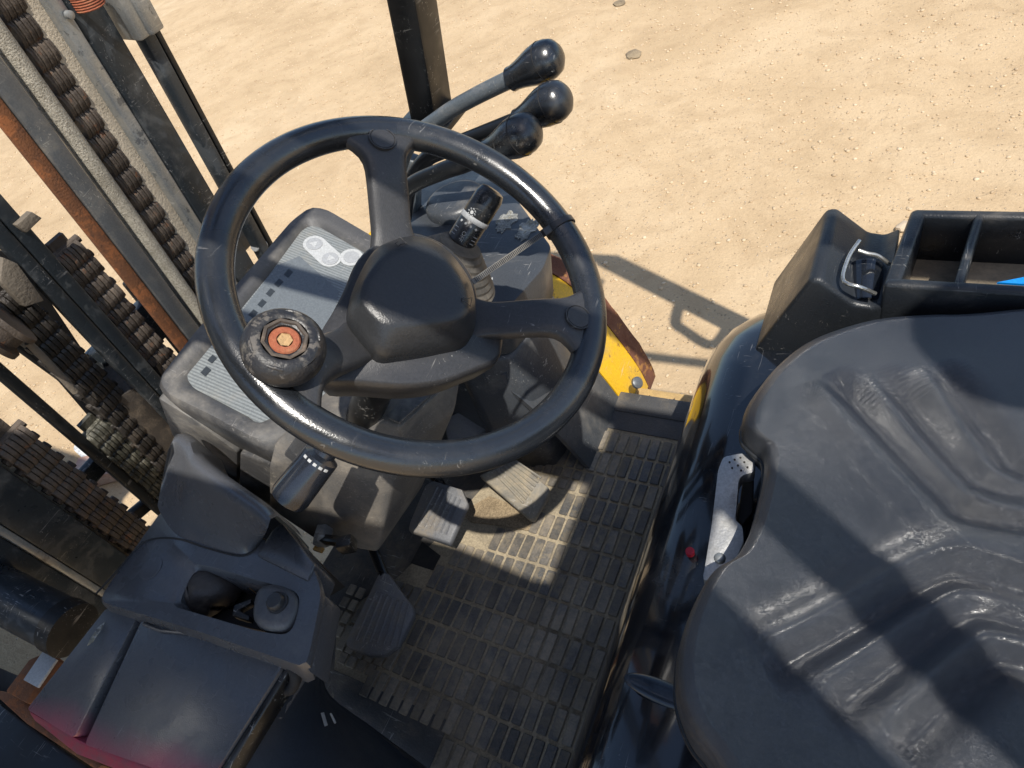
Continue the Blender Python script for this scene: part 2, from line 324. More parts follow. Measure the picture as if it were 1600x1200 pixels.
def ground_material():
    m = bpy.data.materials.new('sandy_gravel_ground'); m.use_nodes = True; t = m.node_tree; N = t.nodes; L = t.links; p = N['Principled BSDF']
    tc = N.new('ShaderNodeTexCoord').outputs['Object']
    def noise(s, d=8, r=.65, dist=0.):
        n = N.new('ShaderNodeTexNoise'); n.inputs['Scale'].default_value = s; n.inputs['Detail'].default_value = d; n.inputs['Roughness'].default_value = r; n.inputs['Distortion'].default_value = dist
        L.new(tc, n.inputs['Vector']); return n.outputs['Fac']
    def cr(f, stops):
        r = N.new('ShaderNodeValToRGB'); e = r.color_ramp.elements
        e[0].position, e[0].color = stops[0][0], (*stops[0][1], 1); e[1].position, e[1].color = stops[-1][0], (*stops[-1][1], 1)
        for q, c in stops[1:-1]: x = e.new(q); x.color = (*c, 1)
        L.new(f, r.inputs[0]); return r.outputs[0]
    def mx(f, a, b, mode='MIX'):
        x = N.new('ShaderNodeMix'); x.data_type = 'RGBA'; x.blend_type = mode
        if isinstance(f, float): x.inputs['Factor'].default_value = f
        else: L.new(f, x.inputs['Factor'])
        ia = [q for q in x.inputs if q.type == 'RGBA']
        for i, c in zip(ia, (a, b)):
            if isinstance(c, tuple): i.default_value = (*c, 1)
            else: L.new(c, i)
        return [q for q in x.outputs if q.type == 'RGBA'][0]
    big = cr(noise(1.1, 6, .6, .4), [(.3, (.45, .325, .19)), (.5, (.53, .39, .235)), (.7, (.59, .45, .285))])
    mid = cr(noise(9, 9, .7), [(.3, (.84, .82, .80)), (.5, (1, 1, 1)), (.72, (1.0, 1.0, 1.0))])
    c = mx(.55, big, mid, 'MULTIPLY')
    fin = cr(noise(140, 5, .75), [(.3, (.62, .6, .57)), (.5, (1, 1, 1)), (.75, (1, 1, 1))])
    c = mx(.5, c, fin, 'MULTIPLY')
    v = N.new('ShaderNodeTexVoronoi'); v.inputs['Scale'].default_value = 75; v.inputs['Randomness'].default_value = 1; L.new(tc, v.inputs['Vector'])
    rr = N.new('ShaderNodeMapRange'); rr.inputs['From Min'].default_value = .16; rr.inputs['From Max'].default_value = .26; rr.inputs['To Min'].default_value = 1; rr.inputs['To Max'].default_value = 0; L.new(v.outputs['Distance'], rr.inputs['Value'])
    sel = N.new('ShaderNodeSeparateColor'); L.new(v.outputs['Color'], sel.inputs[0])
    th = N.new('ShaderNodeMath'); th.operation = 'GREATER_THAN'; th.inputs[1].default_value = .72; L.new(sel.outputs[0], th.inputs[0])
    mu = N.new('ShaderNodeMath'); mu.operation = 'MULTIPLY'; L.new(rr.outputs[0], mu.inputs[0]); L.new(th.outputs[0], mu.inputs[1])
    pebc = cr(sel.outputs[1], [(0, (.36, .25, .15)), (.5, (.58, .44, .29)), (1, (.68, .57, .43))])
    c = mx(mu.outputs[0], c, pebc)
    st = cr(noise(2.3, 4, .6, .6), [(.72, (0, 0, 0)), (.80, (1, 1, 1))])
    stf = N.new('ShaderNodeRGBToBW'); L.new(st, stf.inputs[0])
    c = mx(stf.outputs[0], c, (.26, .165, .09))
    mot = cr(noise(3.2, 5, .7, 1.5), [(.38, (.80, .77, .74)), (.52, (1, 1, 1)), (.70, (1.0, 1.0, 1.0))]); c = mx(.45, c, mot, 'MULTIPLY')
    trk = N.new('ShaderNodeTexWave'); trk.inputs['Scale'].default_value = .33; trk.inputs['Distortion'].default_value = 2.5; trk.inputs['Detail'].default_value = 3; trk.inputs['Detail Scale'].default_value = 2.0
    mpp = N.new('ShaderNodeMapping'); mpp.inputs['Rotation'].default_value = (0, 0, .5); L.new(tc, mpp.inputs[0]); L.new(mpp.outputs[0], trk.inputs['Vector'])
    c = mx(.22, c, cr(trk.outputs['Fac'], [(.0, (.82, .79, .76)), (.25, (1, 1, 1)), (1, (1, 1, 1))]), 'MULTIPLY')
    L.new(c, p.inputs['Base Color']); p.inputs['Roughness'].default_value = .95; p.inputs['Specular IOR Level'].default_value = .2
    b1 = N.new('ShaderNodeBump'); b1.inputs['Strength'].default_value = .8; b1.inputs['Distance'].default_value = .010; L.new(noise(45, 8, .7), b1.inputs['Height'])
    b2 = N.new('ShaderNodeBump'); b2.inputs['Strength'].default_value = .8; b2.inputs['Distance'].default_value = .006; L.new(mu.outputs[0], b2.inputs['Height']); L.new(b1.outputs[0], b2.inputs['Normal'])
    b3 = N.new('ShaderNodeBump'); b3.inputs['Strength'].default_value = .2; b3.inputs['Distance'].default_value = .03; L.new(noise(5, 4, .5), b3.inputs['Height']); L.new(b2.outputs[0], b3.inputs['Normal'])
    L.new(b3.outputs[0], p.inputs['Normal'])
    return m
M['ground'] = ground_material()

# ------------------------------------------------------------------ ground
b = B(); S = 600
vv = [b.verts.new((x, y, 0)) for x, y in ((-S, -S), (S, -S), (S, S), (-S, S))]; b.faces.new(vv)
obj('ground', b, M['ground'], kind='structure', smooth=0)
def pebbles(name, n, xr, yr, smin, smax, mat, power=2.5):
    ico = B(); bmesh.ops.create_icosphere(ico, subdivisions=1, radius=1.0)
    V = np.array([v.co[:] for v in ico.verts]); F = np.array([[v.index for v in f.verts] for f in ico.faces]); ico.free()
    nv = len(V); s = smin + (smax - smin) * rng.random(n) ** power
    ctr = np.stack([rng.uniform(*xr, n), rng.uniform(*yr, n), s * .12], 1)
    A = V[None] * (s[:, None, None] * rng.uniform(.6, 1.15, (n, 1, 3))) * rng.uniform(.82, 1.15, (n, nv, 1))
    A[:, :, 2] *= .65; a = rng.uniform(0, 6.28, n); ca, sa = np.cos(a)[:, None], np.sin(a)[:, None]
    X = A[:, :, 0] * ca - A[:, :, 1] * sa; Y = A[:, :, 0] * sa + A[:, :, 1] * ca
    P = np.stack([X, Y, A[:, :, 2]], 2) + ctr[:, None]
    FF = (F[None] + (np.arange(n) * nv)[:, None, None]).reshape(-1, 3)
    me = bpy.data.meshes.new(name); me.from_pydata(P.reshape(-1, 3).tolist(), [], FF.tolist()); me.materials.append(mat); me.shade_smooth()
    o = bpy.data.objects.new(name, me); COL.objects.link(o); o['kind'] = 'stuff'; return o
def pebble_mat():
    m = bpy.data.materials.new('pebble'); m.use_nodes = True; t = m.node_tree; N = t.nodes; L = t.links; p = N['Principled BSDF']
    g = N.new('ShaderNodeNewGeometry'); r = N.new('ShaderNodeValToRGB'); e = r.color_ramp.elements
    e[0].color = (.40, .29, .175, 1); e[1].color = (.62, .49, .335, 1); x = e.new(.5); x.color = (.53, .40, .25, 1); x = e.new(.8); x.color = (.56, .43, .275, 1)
    L.new(g.outputs['Random Per Island'], r.inputs[0]); L.new(r.outputs[0], p.inputs['Base Color']); p.inputs['Roughness'].default_value = .9; return m
M['pebble'] = pebble_mat()
g1 = pebbles('gravel', 40000, (-7, 1.6), (.2, 6), .0016, .0115, M['pebble'], 3.8); g1['label'] = 'small pale pebbles scattered over the sandy yard'; g1['category'] = 'gravel'

# ------------------------------------------------------------------ forklift
FK = empty('forklift', (-.4, .37, 0))
tag(FK, 'yellow and black forklift truck seen from above its open operator compartment', 'forklift')

# ---- overhead guard: pillars, shadow-placed roof bars, added shade pieces (mostly above the frame)
def beam(p0, p1, wx, wy, r=.006, bm=None):
    p0, p1 = Vector(p0), Vector(p1); d = (p1 - p0); u, v = frame(d, (0, 1, 0))
    rot = Matrix((u, v, d.normalized())).transposed()
    return box((p0 + p1) / 2, (wx, wy, d.length), r, rot, bm=bm)
ZR = 2.2
bm = beam((-.700, .875, 1.235), (-.470, .875, ZR), .05, .062)
obj('front_pillar', bm, M['black'], FK)
bm = box((-.705, .875, 1.232), (.11, .09, .012), .003); obj('pillar_foot', bm, M['black'], FK)
bm = beam((-.76, .86, 1.17), (-.93, .86, .80), .022, .026); obj('pillar_strut', bm, M['greyblue'], FK)
def roofbar(x0, x1, y0, y1, z, name='roof_bar', th=.04): return obj(name, box(((x0 + x1) / 2, (y0 + y1) / 2, z), (x1 - x0, y1 - y0, th), .006), M['black'], FK)
roofbar(-.58, -.478, -.45, 1.155, ZR - .002, 'roof_crossbar')
roofbar(.19, .335, -.30, .20, ZR + .003, 'roof_crossbar')
roofbar(.96, 1.02, -.45, 1.155, ZR + .001, 'roof_crossbar')
for (y0, y1) in ((.022, .092), (.163, .20), (.345, .395), (.50, .53), (.66, .69)):
    roofbar(-.48, .20 if y1 < .3 else .96, y0, y1, ZR + .0007 * y0)
for y in (.99, 1.13): roofbar(-.58, -.08, y, y + .045, ZR + .004, 'roof_rail')
obj('rear_pillar', beam((.29, 1.15, .92), (-.11, 1.15, ZR), .085, .06), M['black'], FK)
bm = tube(smoothpath([(.04, 1.15, 1.70), (.03, 1.05, 1.65), (.05, 1.03, 1.60), (.10, 1.03, 1.45), (.12, 1.15, 1.41)]), .02); obj('grab_handle', bm, M['black'], FK)
obj('rear_pillar', beam((1.05, -.42, .9), (.98, -.42, ZR), .06, .06), M['black'], FK)
def sheet(pts, z, name):
    return obj(name, prism(arcpts([(x, y, z) for x, y in pts], .03), (0, 0, .01)), M['blackdull'], FK)
obj('shade_bar', beam((.31, .012, ZR + .02), (1.0, -.485, ZR + .02), .012, .058), M['black'], FK)  # unseen diagonal bar, added to cast the band across the seat
sheet([(-.58, -.205), (-.30, -.20), (.02, -.185), (.20, -.205), (.33, -.135), (.50, -.24), (.9, -.50), (.9, -.95), (-1.3, -.95), (-1.3, -.26)], ZR + .05, 'shade_sheet')  # unseen sheet added overhead, outline shaped by the shade it casts
obj('shade_disc', lathe((.575, .20, ZR), (0, 0, 1), [(.078, 0), (.078, .08), (.05, .12)]), M['yellowdark'], FK)  # unseen disc added on the roof for the round shadow on the box

# ---- mast
MD = Vector((.15, 0, 1)).normalized(); MN = Vector((1, 0, -.15)).normalized()
def mp(x, y, d=0.): return on(x, y, (-1.1 - d, 0, 1.5), MN)
def my(x, y, d=0.): return mp(x, y, d).y
MAST = obj('mast_backing', beam((-1.42, .05, .35), (-1.40, .05, .5), .02, .06), M['rail'], FK)
def mbar(name, y0, y1, d, th, mat, z0=.25, z1=2.6, r=.004, parent=FK):
    def P(z, dd): return Vector((-1.1 + .15 * (z - 1.5), 0, z)) - Vector((dd, 0, 0))
    a, c = P(z0, d + th / 2), P(z1, d + th / 2); ym = (y0 + y1) / 2
    a.y = c.y = ym
    return obj(name, beam(a, c, th, abs(y1 - y0), r), mat, parent)
Y = 225
R1 = mbar('mast_rail', my(242, Y), my(289, Y), 0, .03, M['rail'])
mbar('rail_flange', my(219, Y), my(242, Y) - .001, .004, .03, M['steel'], parent=R1)
mbar('greasy_web', my(180, Y, .022), my(219, Y, .022), .022, .02, M['pale'], parent=R1)
R2 = mbar('mast_rail', my(62, Y), my(102, Y), .0, .02, M['greysteel'])
mbar('rusty_flange', my(28, Y) , my(62, Y) - .001, .004, .012, M['rust'], parent=R2)
mbar('rail_edge', my(20, Y, .02), my(28, Y, .02) - .001, .006, .012, M['black'], parent=R2)
SP = obj('side_post', beam(mp(338, 268) + MD * -.5, mp(206, 20) + MD * .0, .025, .024, .003), M['rail'], FK)
bm = beam(mp(358, 268) + MD * -.5, mp(226, 20), .016, .011, .002); obj('post_edge', bm, M['black'], SP)
bm = box(mp(186, 6), (.05, .03, .10), .004, Matrix((MN, Vector((0, 1, 0)), MD)).transposed()); box(mp(203, 3), (.06, .03, .09), .004, Matrix((MN, Vector((0, 1, 0)), MD)).transposed(), bm=bm)
obj('post_clamp', bm, M['steel'], SP)
bm = B()
for k in range(7):
    c = mp(134, 3) + MD * (k * .0035 - .005) + MN * .004
    tube([c + Vector((0, .022 * math.cos(a), 0)) + MN * .022 * math.sin(a) for a in [i * math.pi / 8 for i in range(16)]], .0016, 6, closed=True, bm=bm)
obj('copper_coil', bm, M['rustbolt'], FK)
bm = lathe(mp(107, 23) + MN * .002, MN, [(.006, -.004), (.006, .004), (.003, .005)], 12); obj('rail_bolt', bm, M['steel'], R1)
# hoses
def mline(x, y, d, z0, z1, n=24):
    p = mp(x, y, d); return [p + MD * ((z0 + (z1 - z0) * i / n) - p.z) for i in range(n + 1)]
H1 = obj('braided_hose', tube(mline(121, Y, .015, .4, 2.3), .0145, 14), M['hose'], FK)
obj('hose_guard_strip', beam(*[mline(106, Y, .02, .4, 2.3, 1)[i] for i in (0, 1)], .012, .006, .001), M['steel'], FK)
# leaf chains: every link a barrel of thin plates on pins
def link_mesh(pitch, width, plates, ph, rr):
    b = B(); wd = width * (1.0 if ph == 0 else .92); pw = wd / plates
    for k in range(plates):
        y0 = -wd / 2 + k * pw; r2 = rr * (1.0 if k % 2 == 0 else .90); pts = []
        for i in range(12):
            a = 2 * math.pi * i / 12; pts.append((r2 * math.cos(a), pitch * .60 * math.sin(a) + (rr * .12 if math.sin(a) > 0 else -rr * .12)))
        prism([(x, y0, z) for x, z in pts], (0, pw * .86, 0), .0008, 1, bm=b)
    lathe((0, -width / 2 - .004, pitch / 2), (0, 1, 0), [(rr * .42, 0), (rr * .42, width + .008)], 8, bm=b)
    return b
def chain(name, c0, z0, z1, pitch, width, rr, mat, plates=6, parent=FK):
    n = int((z1 - z0) / pitch); root = None; src = {}
    rot = Matrix((MN, Vector((0, 1, 0)), MD)).transposed()
    root = obj(name, beam(c0 + MD * (z0 - c0.z) - MN * rr * .3, c0 + MD * (z1 - c0.z) - MN * rr * .3, rr * .5, width * .6, 0), mat, parent)
    for ph in (0, 1):
        me = bpy.data.meshes.new('link'); b = link_mesh(pitch, width, plates, ph, rr); b.to_mesh(me); b.free(); me.materials.append(mat); me.shade_smooth(); me.set_sharp_from_angle(angle=R_(35)); src[ph] = me
    for i in range(n):
        o = bpy.data.objects.new('link', src[i % 2]); COL.objects.link(o); o.parent = root; o.matrix_parent_inverse = root.matrix_world.inverted()
        j = Vector((random.uniform(-.0012, .0012), random.uniform(-.001, .001), 0))
        o.matrix_basis = Matrix.Translation(c0 + MD * (z0 + i * pitch - c0.z) + j) @ (rot @ Matrix.Rotation(random.uniform(-.06, .06), 3, 'Y')).to_4x4()
    return root
chain('lift_chain', mp(157, Y, .035), .72, 1.62, .036, .041, .018, M['chain'], 8)
RA = mbar('mast_rail', my(99, 450), my(131, 450), .0, .022, M['rail'])
RB = mbar('mast_rail', my(66, 450), my(97, 450), .0, .022, M['rail'])
chain('lift_chain', mp(152, 450, .03), .55, 1.30, .031, .052, .018, M['chain'], 6)
chain('lift_chain', mp(40, 500, .04), .4, 1.32, .031, .056, .018, M['chaindark'], 6)
chain('lift_chain', mp(182, 700, .05), .3, 1.02, .031, .050, .018, M['grease'], 6)
chain('lift_chain', mp(31, 700, .02), .3, 1.16, .031, .055, .019, M['chain'], 6)
mbar('timing_strip', my(-34, 700, .02), my(-1, 700, .02), .03, .01, M['pale'])
RL = mbar('mast_rail', my(-190, 700), my(-36, 700), .0, .04, M['rail'])
mbar('rail_lip', my(-225, 700), my(-191, 700), -.002, .03, M['steel'], parent=RL)
mbar('mast_rail', my(-330, 700), my(-228, 700), .0, .04, M['rail'])
bm = beam(mp(22, 600, .05) + MD * .3, mp(22, 600, .05) - MD * .75, .02, .02); obj('guard_rod', bm, M['black'], FK)
bm = beam(mp(208, 450, .15) + MD * .02, mp(208, 450, .15) - MD * .6, .02, .022); obj('guard_rod', bm, M['black'], FK)
# crossmembers
bm = box(Vector((0, .62, 0)) + Vector((-1.30, 0, 1.02)), (.03, .45, .085), .004); obj('mast_crossmember', bm, M['rail'], FK)
bm = beam(mp(118, 765, .16), mp(176, 700, .16), .02, .045); obj('mast_crossmember', bm, M['rail'], FK)
bm = beam(mp(200, 812, .1), mp(262, 760, .1), .02, .03); obj('mast_crossmember', bm, M['black'], FK)
bm = prism([mp(x, y, .13) for x, y in ((-60, 360), (20, 400), (66, 450), (160, 590), (262, 730), (255, 780), (190, 700), (105, 600), (30, 545), (-60, 525))], -MN * .03, .004); obj('shade_fill_plate', bm, M['blackdull'], FK)  # dark plate standing in for the shadow behind the chains
# tilt/lift cylinder bodies and pulley
LC = obj('lift_cylinder', tube([mp(232, 640, .06) + MD * s for s in (.10, .06, -.7)], [.05, .055, .055], 20), M['chaindark'], FK)
bm = tube(smoothpath([mp(44, 535, .0), mp(80, 572, .0), mp(118, 612, .0)]), .006); obj('grease_hose', bm, M['crust'], FK)
PL = obj('chain_pulley', lathe(mp(-12, 505, .0), Vector((.35, .9, .1)), [(.055, -.02), (.055, -.012), (.045, -.008), (.045, .008), (.055, .012), (.055, .02)], 28), M['chain'], FK)
bm = prism([mp(x, y, .0) for x, y in ((5, 402), (28, 412), (70, 470), (40, 480), (0, 440))], -MN * .015, .002); obj('anchor_plate', bm, M['crust'], FK)
bm = prism([mp(x, y, -.01) for x, y in ((26, 352), (50, 331), (66, 341), (42, 364))], -MN * .012, .001); obj('keeper_plate', bm, M['crust'], FK)
bm = tube([mp(218, 548, .03), mp(236, 575, .03)], .012, 12); tube([mp(232, 568, .03), mp(244, 588, .03)], .02, 6, bm=bm); obj('chain_anchor_rod', bm, M['chaindark'], FK)
bm = tube([mp(398, 384, .0), mp(412, 384, .0)], .012, 14); obj('rail_pin', bm, M['steel'], R1)

# tilt cylinder at the lower left
c0, c1 = pz(-90, 880, .99), pz(108, 982, .93)
TC = obj('tilt_cylinder', tube([c0, c0 * .3 + c1 * .7, c1], [.040, .040, .040], 24), M['rail'], FK)
obj('cylinder_seal', tube([c1 - (c1 - c0) * .06, c1 + (c1 - c0) * .03], .042, 24), M['black'], TC)

# ---- dash
DN = Vector((.4, 0, 1)).normalized(); DP = Vector((-.885, .5, 1.17))
def dp(x, y, h=0.): return on(x, y, DP + DN * h, DN)
def dpoly(L_, h=0.): return [dp(x, y, h) for x, y in L_]
dash_out = dpoly([(487, 322), (512, 326), (590, 372), (690, 470), (640, 560), (560, 610), (425, 700), (395, 690), (330, 655), (258, 620), (243, 596), (300, 522), (400, 408), (455, 345)])
def ring_off(poly, down, scale=(1, 1), shift=(0, 0, 0)):
    c = sum(poly, Vector()) / len(poly); out = []
    for p in poly:
        q = p - c; out.append(Vector((c.x + q.x * scale[0], c.y + q.y * scale[1], p.z)) + Vector(shift) + Vector((0, 0, -down)))
    return out
def smooth_closed(poly, n=3):
    P = poly; m = len(P); out = []
    for i in range(m):
        p0, p1, p2, p3 = P[i - 1], P[i], P[(i + 1) % m], P[(i + 2) % m]
        for k in range(n):
            t = k / n
            out.append(0.5 * ((2 * p1) + (p2 - p0) * t + (2 * p0 - 5 * p1 + 4 * p2 - p3) * t * t + (3 * p1 - p0 - 3 * p2 + p3) * t ** 3))
    return out
do = arcpts(dash_out, .012, 3)
inner = dpoly([(484, 348), (500, 352), (575, 395), (660, 470), (610, 545), (540, 600), (400, 660), (390, 650), (300, 603), (288, 585), (330, 535), (420, 425), (470, 357)])
di = arcpts(inner, .008, 3)
# body: outer skin rings downwards, bezel lip on top, recessed floor
def resample(poly, n):
    P = [Vector(p) for p in poly] + [Vector(poly[0])]; L = [0]
    for i in range(len(P) - 1): L.append(L[-1] + (P[i + 1] - P[i]).length)
    out = []
    for k in range(n):
        s = L[-1] * k / n; i = max(j for j in range(len(L)) if L[j] <= s + 1e-9); i = min(i, len(P) - 2)
        t = (s - L[i]) / max(1e-9, L[i + 1] - L[i]); out.append(P[i].lerp(P[i + 1], t))
    return out
def align(a, bq):
    n = len(bq); best = min(range(n), key=lambda s: sum((a[i] - bq[(i + s) % n]).length for i in range(0, n, 5))); return [bq[(i + best) % n] for i in range(n)]
NR = 96
o0 = resample(do, NR); i0 = align(o0, resample(di, NR))
rings = [ring_off(o0, .16, (.96, .9), (-.03, .0, 0)), ring_off(o0, .09, (.985, .96), (-.012, 0, 0)), ring_off(o0, .018), [p - DN * .004 + (p - DP) * .0 for p in o0]]
lip = [o.lerp(i, .14) + DN * .004 for o, i in zip(o0, i0)]; lip2 = [o.lerp(i, .55) + DN * .005 for o, i in zip(o0, i0)]
rings += [lip, lip2, [o.lerp(i, .85) + DN * .001 for o, i in zip(o0, i0)], [p - DN * .006 for p in i0]]
DASH = obj('instrument_panel', loft(rings), M['dash'], FK, smooth=50)
LENS = obj('display_lens', prism([p.lerp(DP, 0.0) - DN * .0055 for p in arcpts(inner, .008, 3)], -DN * .001), M['lens'], DASH)
def decal(name, pts, h, mat, parent=LENS, th=.0004): return obj(name, prism(dpoly(pts, h), -DN * th), mat, parent, smooth=0)
H0 = -.0049
decal('smoked_window', [(432, 415), (468, 400), (530, 455), (520, 500), (470, 545), (400, 560), (352, 520)], H0 + .0002, M['lensdark'])
for (x, y, s) in ((450, 427, 1), (435, 442, 1), (422, 457, 1), (409, 474, 1), (395, 490, 1), (381, 507, 1), (331, 561, 1), (321, 580, 1.15)):
    decal('icon_square', [(x - 7 * s, y + 2 * s), (x + 1 * s, y - 7 * s), (x + 8 * s, y - 2 * s), (x, y + 7 * s)], H0 + .0005, M['iconsq'])
# white button pill with two arrow keys
def pill(ax, ay, bx, by, r, seg=10):
    A, C = dp(ax, ay, H0), dp(bx, by, H0); d = (C - A).normalized(); s = DN.cross(d); pts = []
    for k in range(seg + 1): a = math.pi / 2 + math.pi * k / seg; pts.append(A + (d * math.cos(a) + s * math.sin(a)) * r)
    for k in range(seg + 1): a = -math.pi / 2 + math.pi * k / seg; pts.append(C + (d * math.cos(a) + s * math.sin(a)) * r)
    return pts, d, s
pl, pd, ps = pill(491, 381, 516, 404, .0185)
BT = obj('key_surround', prism([p + DN * .0006 for p in pl], -DN * .0008), M['white'], LENS, smooth=0)
for i, (x, y) in enumerate(((491, 381), (516, 404))):
    c = dp(x, y, H0 + .0012); obj('arrow_key', lathe(c, DN, [(.0135, -.0006), (.0135, .0004), (.012, .0006)], 24), M['icongrey'], LENS)
    sg = -1 if i == 0 else 1; a1 = Vector((.3, .95 * 1, 0)).normalized(); a1 = (a1 - DN * a1.dot(DN)).normalized() * (-sg); a2 = DN.cross(a1)
    c2 = c + DN * .0009; obj('arrow_mark', prism([c2 + a1 * .008, c2 - a1 * .005 + a2 * .007, c2 - a1 * .005 - a2 * .007], -DN * .0004), M['white'], LENS, smooth=0)
c = dp(549, 402, H0 + .0006); obj('key_surround', lathe(c, DN, [(.019, -.0004), (.019, .0004)], 28), M['white'], LENS)
obj('arrow_key', lathe(c + DN * .0006, DN, [(.013, -.0004), (.013, .0004)], 24), M['icongrey'], LENS)

# ---- dash lower side housing with seam
hs = [(262, 640), (330, 672), (374, 706), (436, 722), (452, 700)]
top = [py(258, 628, .297), py(373, 700, .29), py(372, 768, .285), py(272, 690, .290)]
def quad_slab(name, px, Yf, th, mat, parent=FK, r=.004):
    return obj(name, prism([py(x, y, Yf) for x, y in px], (0, th, 0), r), mat, parent)
quad_slab('side_housing', [(246, 622), (300, 655), (371, 708), (370, 764), (330, 735), (285, 703), (268, 680)], .293, .05, M['dash'])
quad_slab('side_housing', [(374, 709), (430, 728), (450, 700), (470, 720), (480, 790), (412, 800), (373, 767)], .290, .05, M['dash'])

# ---- steering column shroud
ringT = [pz(428, 690, 1.10), pz(540, 640, 1.11), pz(625, 668, 1.10), pz(722, 582, 1.10), pz(700, 540, 1.10), pz(560, 560, 1.10)]
mid = [pz(418, 730, 1.07), pz(520, 700, 1.07), pz(626, 705, 1.05), pz(712, 640, 1.05), pz(705, 600, 1.05), pz(540, 620, 1.05)]
low = [pz(420, 795, .95), pz(500, 850, .90), pz(590, 864, .86), pz(660, 760, .80), pz(640, 700, .80), pz(500, 690, .9)]
bm = loft([low, mid, ringT]); bev(bm, bm.edges[:], .006, 2)
COLU = obj('column_shroud', bm, M['column'], FK)
obj('shroud_top_panel', prism([p + Vector((0, 0, .004)) for p in (pz(546, 630, 1.10), pz(625, 663, 1.10), pz(716, 582, 1.10), pz(640, 560, 1.10))], (0, 0, -.004), .0015), M['dash'], COLU)
c = pz(505, 838, .93); obj('adjuster_bolt', lathe(c, Vector((.5, -.8, .3)), [(.014, -.02), (.014, .012), (.011, .014)], 6), M['steel'], FK)
a, d_ = pz(500, 842, .93), pz(545, 848, .95)
AL = obj('column_adjuster', beam(a, d_, .014, .012, .002), M['black'], FK); box(d_, (.022, .02, .022), .003)
obj('adjuster_tip', box(d_ + Vector((0, -.004, .002)), (.024, .02, .024), .004, Matrix.Rotation(.5, 3, 'Z')), M['black'], AL)
obj('adjuster_label', box(pz(498, 858, .925), (.016, .008, .006), .001), M['yellowdark'], FK)

# ---- direction lever (left of the column)
l0, l1 = py(520, 690, .275), py(448, 783, .205)
ld = (l1 - l0)
LV = obj('direction_lever', tube([l0, l0 + ld * .20, l0 + ld * .24, l0 + ld * .90, l0 + ld * .975, l1], [.014, .014, .0215, .0232, .0215, .012], 24), M['leverblack'], FK)
u_, v_ = frame(ld); tocam = (CAM - (l0 + ld * .43)).normalized(); s_ = ld.normalized().cross(tocam).normalized(); n_ = s_.cross(ld.normalized())
bm = B()
for k in range(5):
    a = (k - 2) * .34; p = l0 + ld * .30 + (s_ * math.sin(a) + n_ * math.cos(a)) * .0219
    box(p, (.0045, .0035, .0015), .0004, Matrix((s_ * math.cos(a) - n_ * math.sin(a), ld.normalized(), s_ * math.sin(a) + n_ * math.cos(a))).transposed(), bm=bm)
obj('lever_print', bm, M['white'], LV)

# ---- light switch stalk with bellows (right of the column)
s0, s1 = py(690, 425, .50), py(771, 296, .575)
sd = (s1 - s0).normalized(); sl_ = (s1 - s0).length
rings_p = [(.066, -.03), (.064, 0)]
for k in range(7): rings_p += [(.064 - k * .0058, .004 + k * .0062), (.0615 - k * .0058, .0055 + k * .0062), (.0605 - k * .0058, .0085 + k * .0062)]
obj('column_bellows', lathe(py(697, 430, .50), (sd + Vector((.25, -.1, .45))).normalized(), rings_p, 36), M['bellows'], FK, smooth=25)
ST = obj('light_switch_stalk', lathe(s0, sd, [(.0145, .0), (.0145, sl_ * .36), (.0172, sl_ * .38), (.0172, sl_ * .62), (.0164, sl_ * .635), (.0164, sl_ * .66), (.0172, sl_ * .67), (.0172, sl_ * .92), (.0145, sl_ * .985), (.009, sl_)], 28), M['rim'], FK)
obj('stalk_ring', lathe(s0, sd, [(.0175, sl_ * .625), (.0179, sl_ * .63), (.0179, sl_ * .672), (.0175, sl_ * .68)], 28), M['icongrey'], ST)
def textmesh(s, size):
    cu = bpy.data.curves.new('t', 'FONT'); cu.body = s; cu.size = size; cu.align_x = 'CENTER'; cu.align_y = 'CENTER'; cu.extrude = .0002; cu.resolution_u = 2
    o = bpy.data.objects.new('t', cu); COL.objects.link(o); dg = bpy.context.evaluated_depsgraph_get(); me = bpy.data.meshes.new_from_object(o.evaluated_get(dg))
    bpy.data.objects.remove(o); bpy.data.curves.remove(cu); b = B(); b.from_mesh(me); bpy.data.meshes.remove(me); return b
def put(b, o, xa, ya):
    xa = Vector(xa).normalized(); za = xa.cross(Vector(ya)).normalized(); ya = za.cross(xa)
    Mx = Matrix((xa, ya, za)).transposed().to_4x4(); Mx.translation = o; bmesh.ops.transform(b, matrix=Mx, verts=b.verts); return b
tc_ = (CAM - s0).normalized(); ss = sd.cross(tc_).normalized(); sn = ss.cross(sd).normalized()
def on_stalk(t, a): return s0 + sd * (sl_ * t) + (ss * math.sin(a) + sn * math.cos(a)) * .0176
bm = put(textmesh('OFF', .0075), on_stalk(.46, -.1), -sd, ss)
for a in (-.75, -.35, .05, .45):
    lathe(on_stalk(.585, a), ss * math.sin(a) + sn * math.cos(a), [(.0015, -.0004), (.0015, .0004)], 10, bm=bm)
for a in (-.8, .75):
    for q in (-.0045, 0, .0045):
        p = on_stalk(.47, a) + sd * q; box(p, (.0008, .005, .002), 0, Matrix((sd, ss * math.cos(a) - sn * math.sin(a), ss * math.sin(a) + sn * math.cos(a))).transposed(), bm=bm)
lathe(on_stalk(.71, -.4), ss * math.sin(-.4) + sn * math.cos(-.4), [(.0022, -.0004), (.0022, .0004)], 10, bm=bm)
for k in range(8):
    a = k * math.pi / 4; p = on_stalk(.71, -.4) + sd * .0043 * math.cos(a) + (ss * math.cos(.4) + sn * math.sin(.4)) * .0043 * math.sin(a)
    box(p, (.0011, .0011, .002), 0, bm=bm)
obj('stalk_print', bm, M['white'], ST, smooth=0)

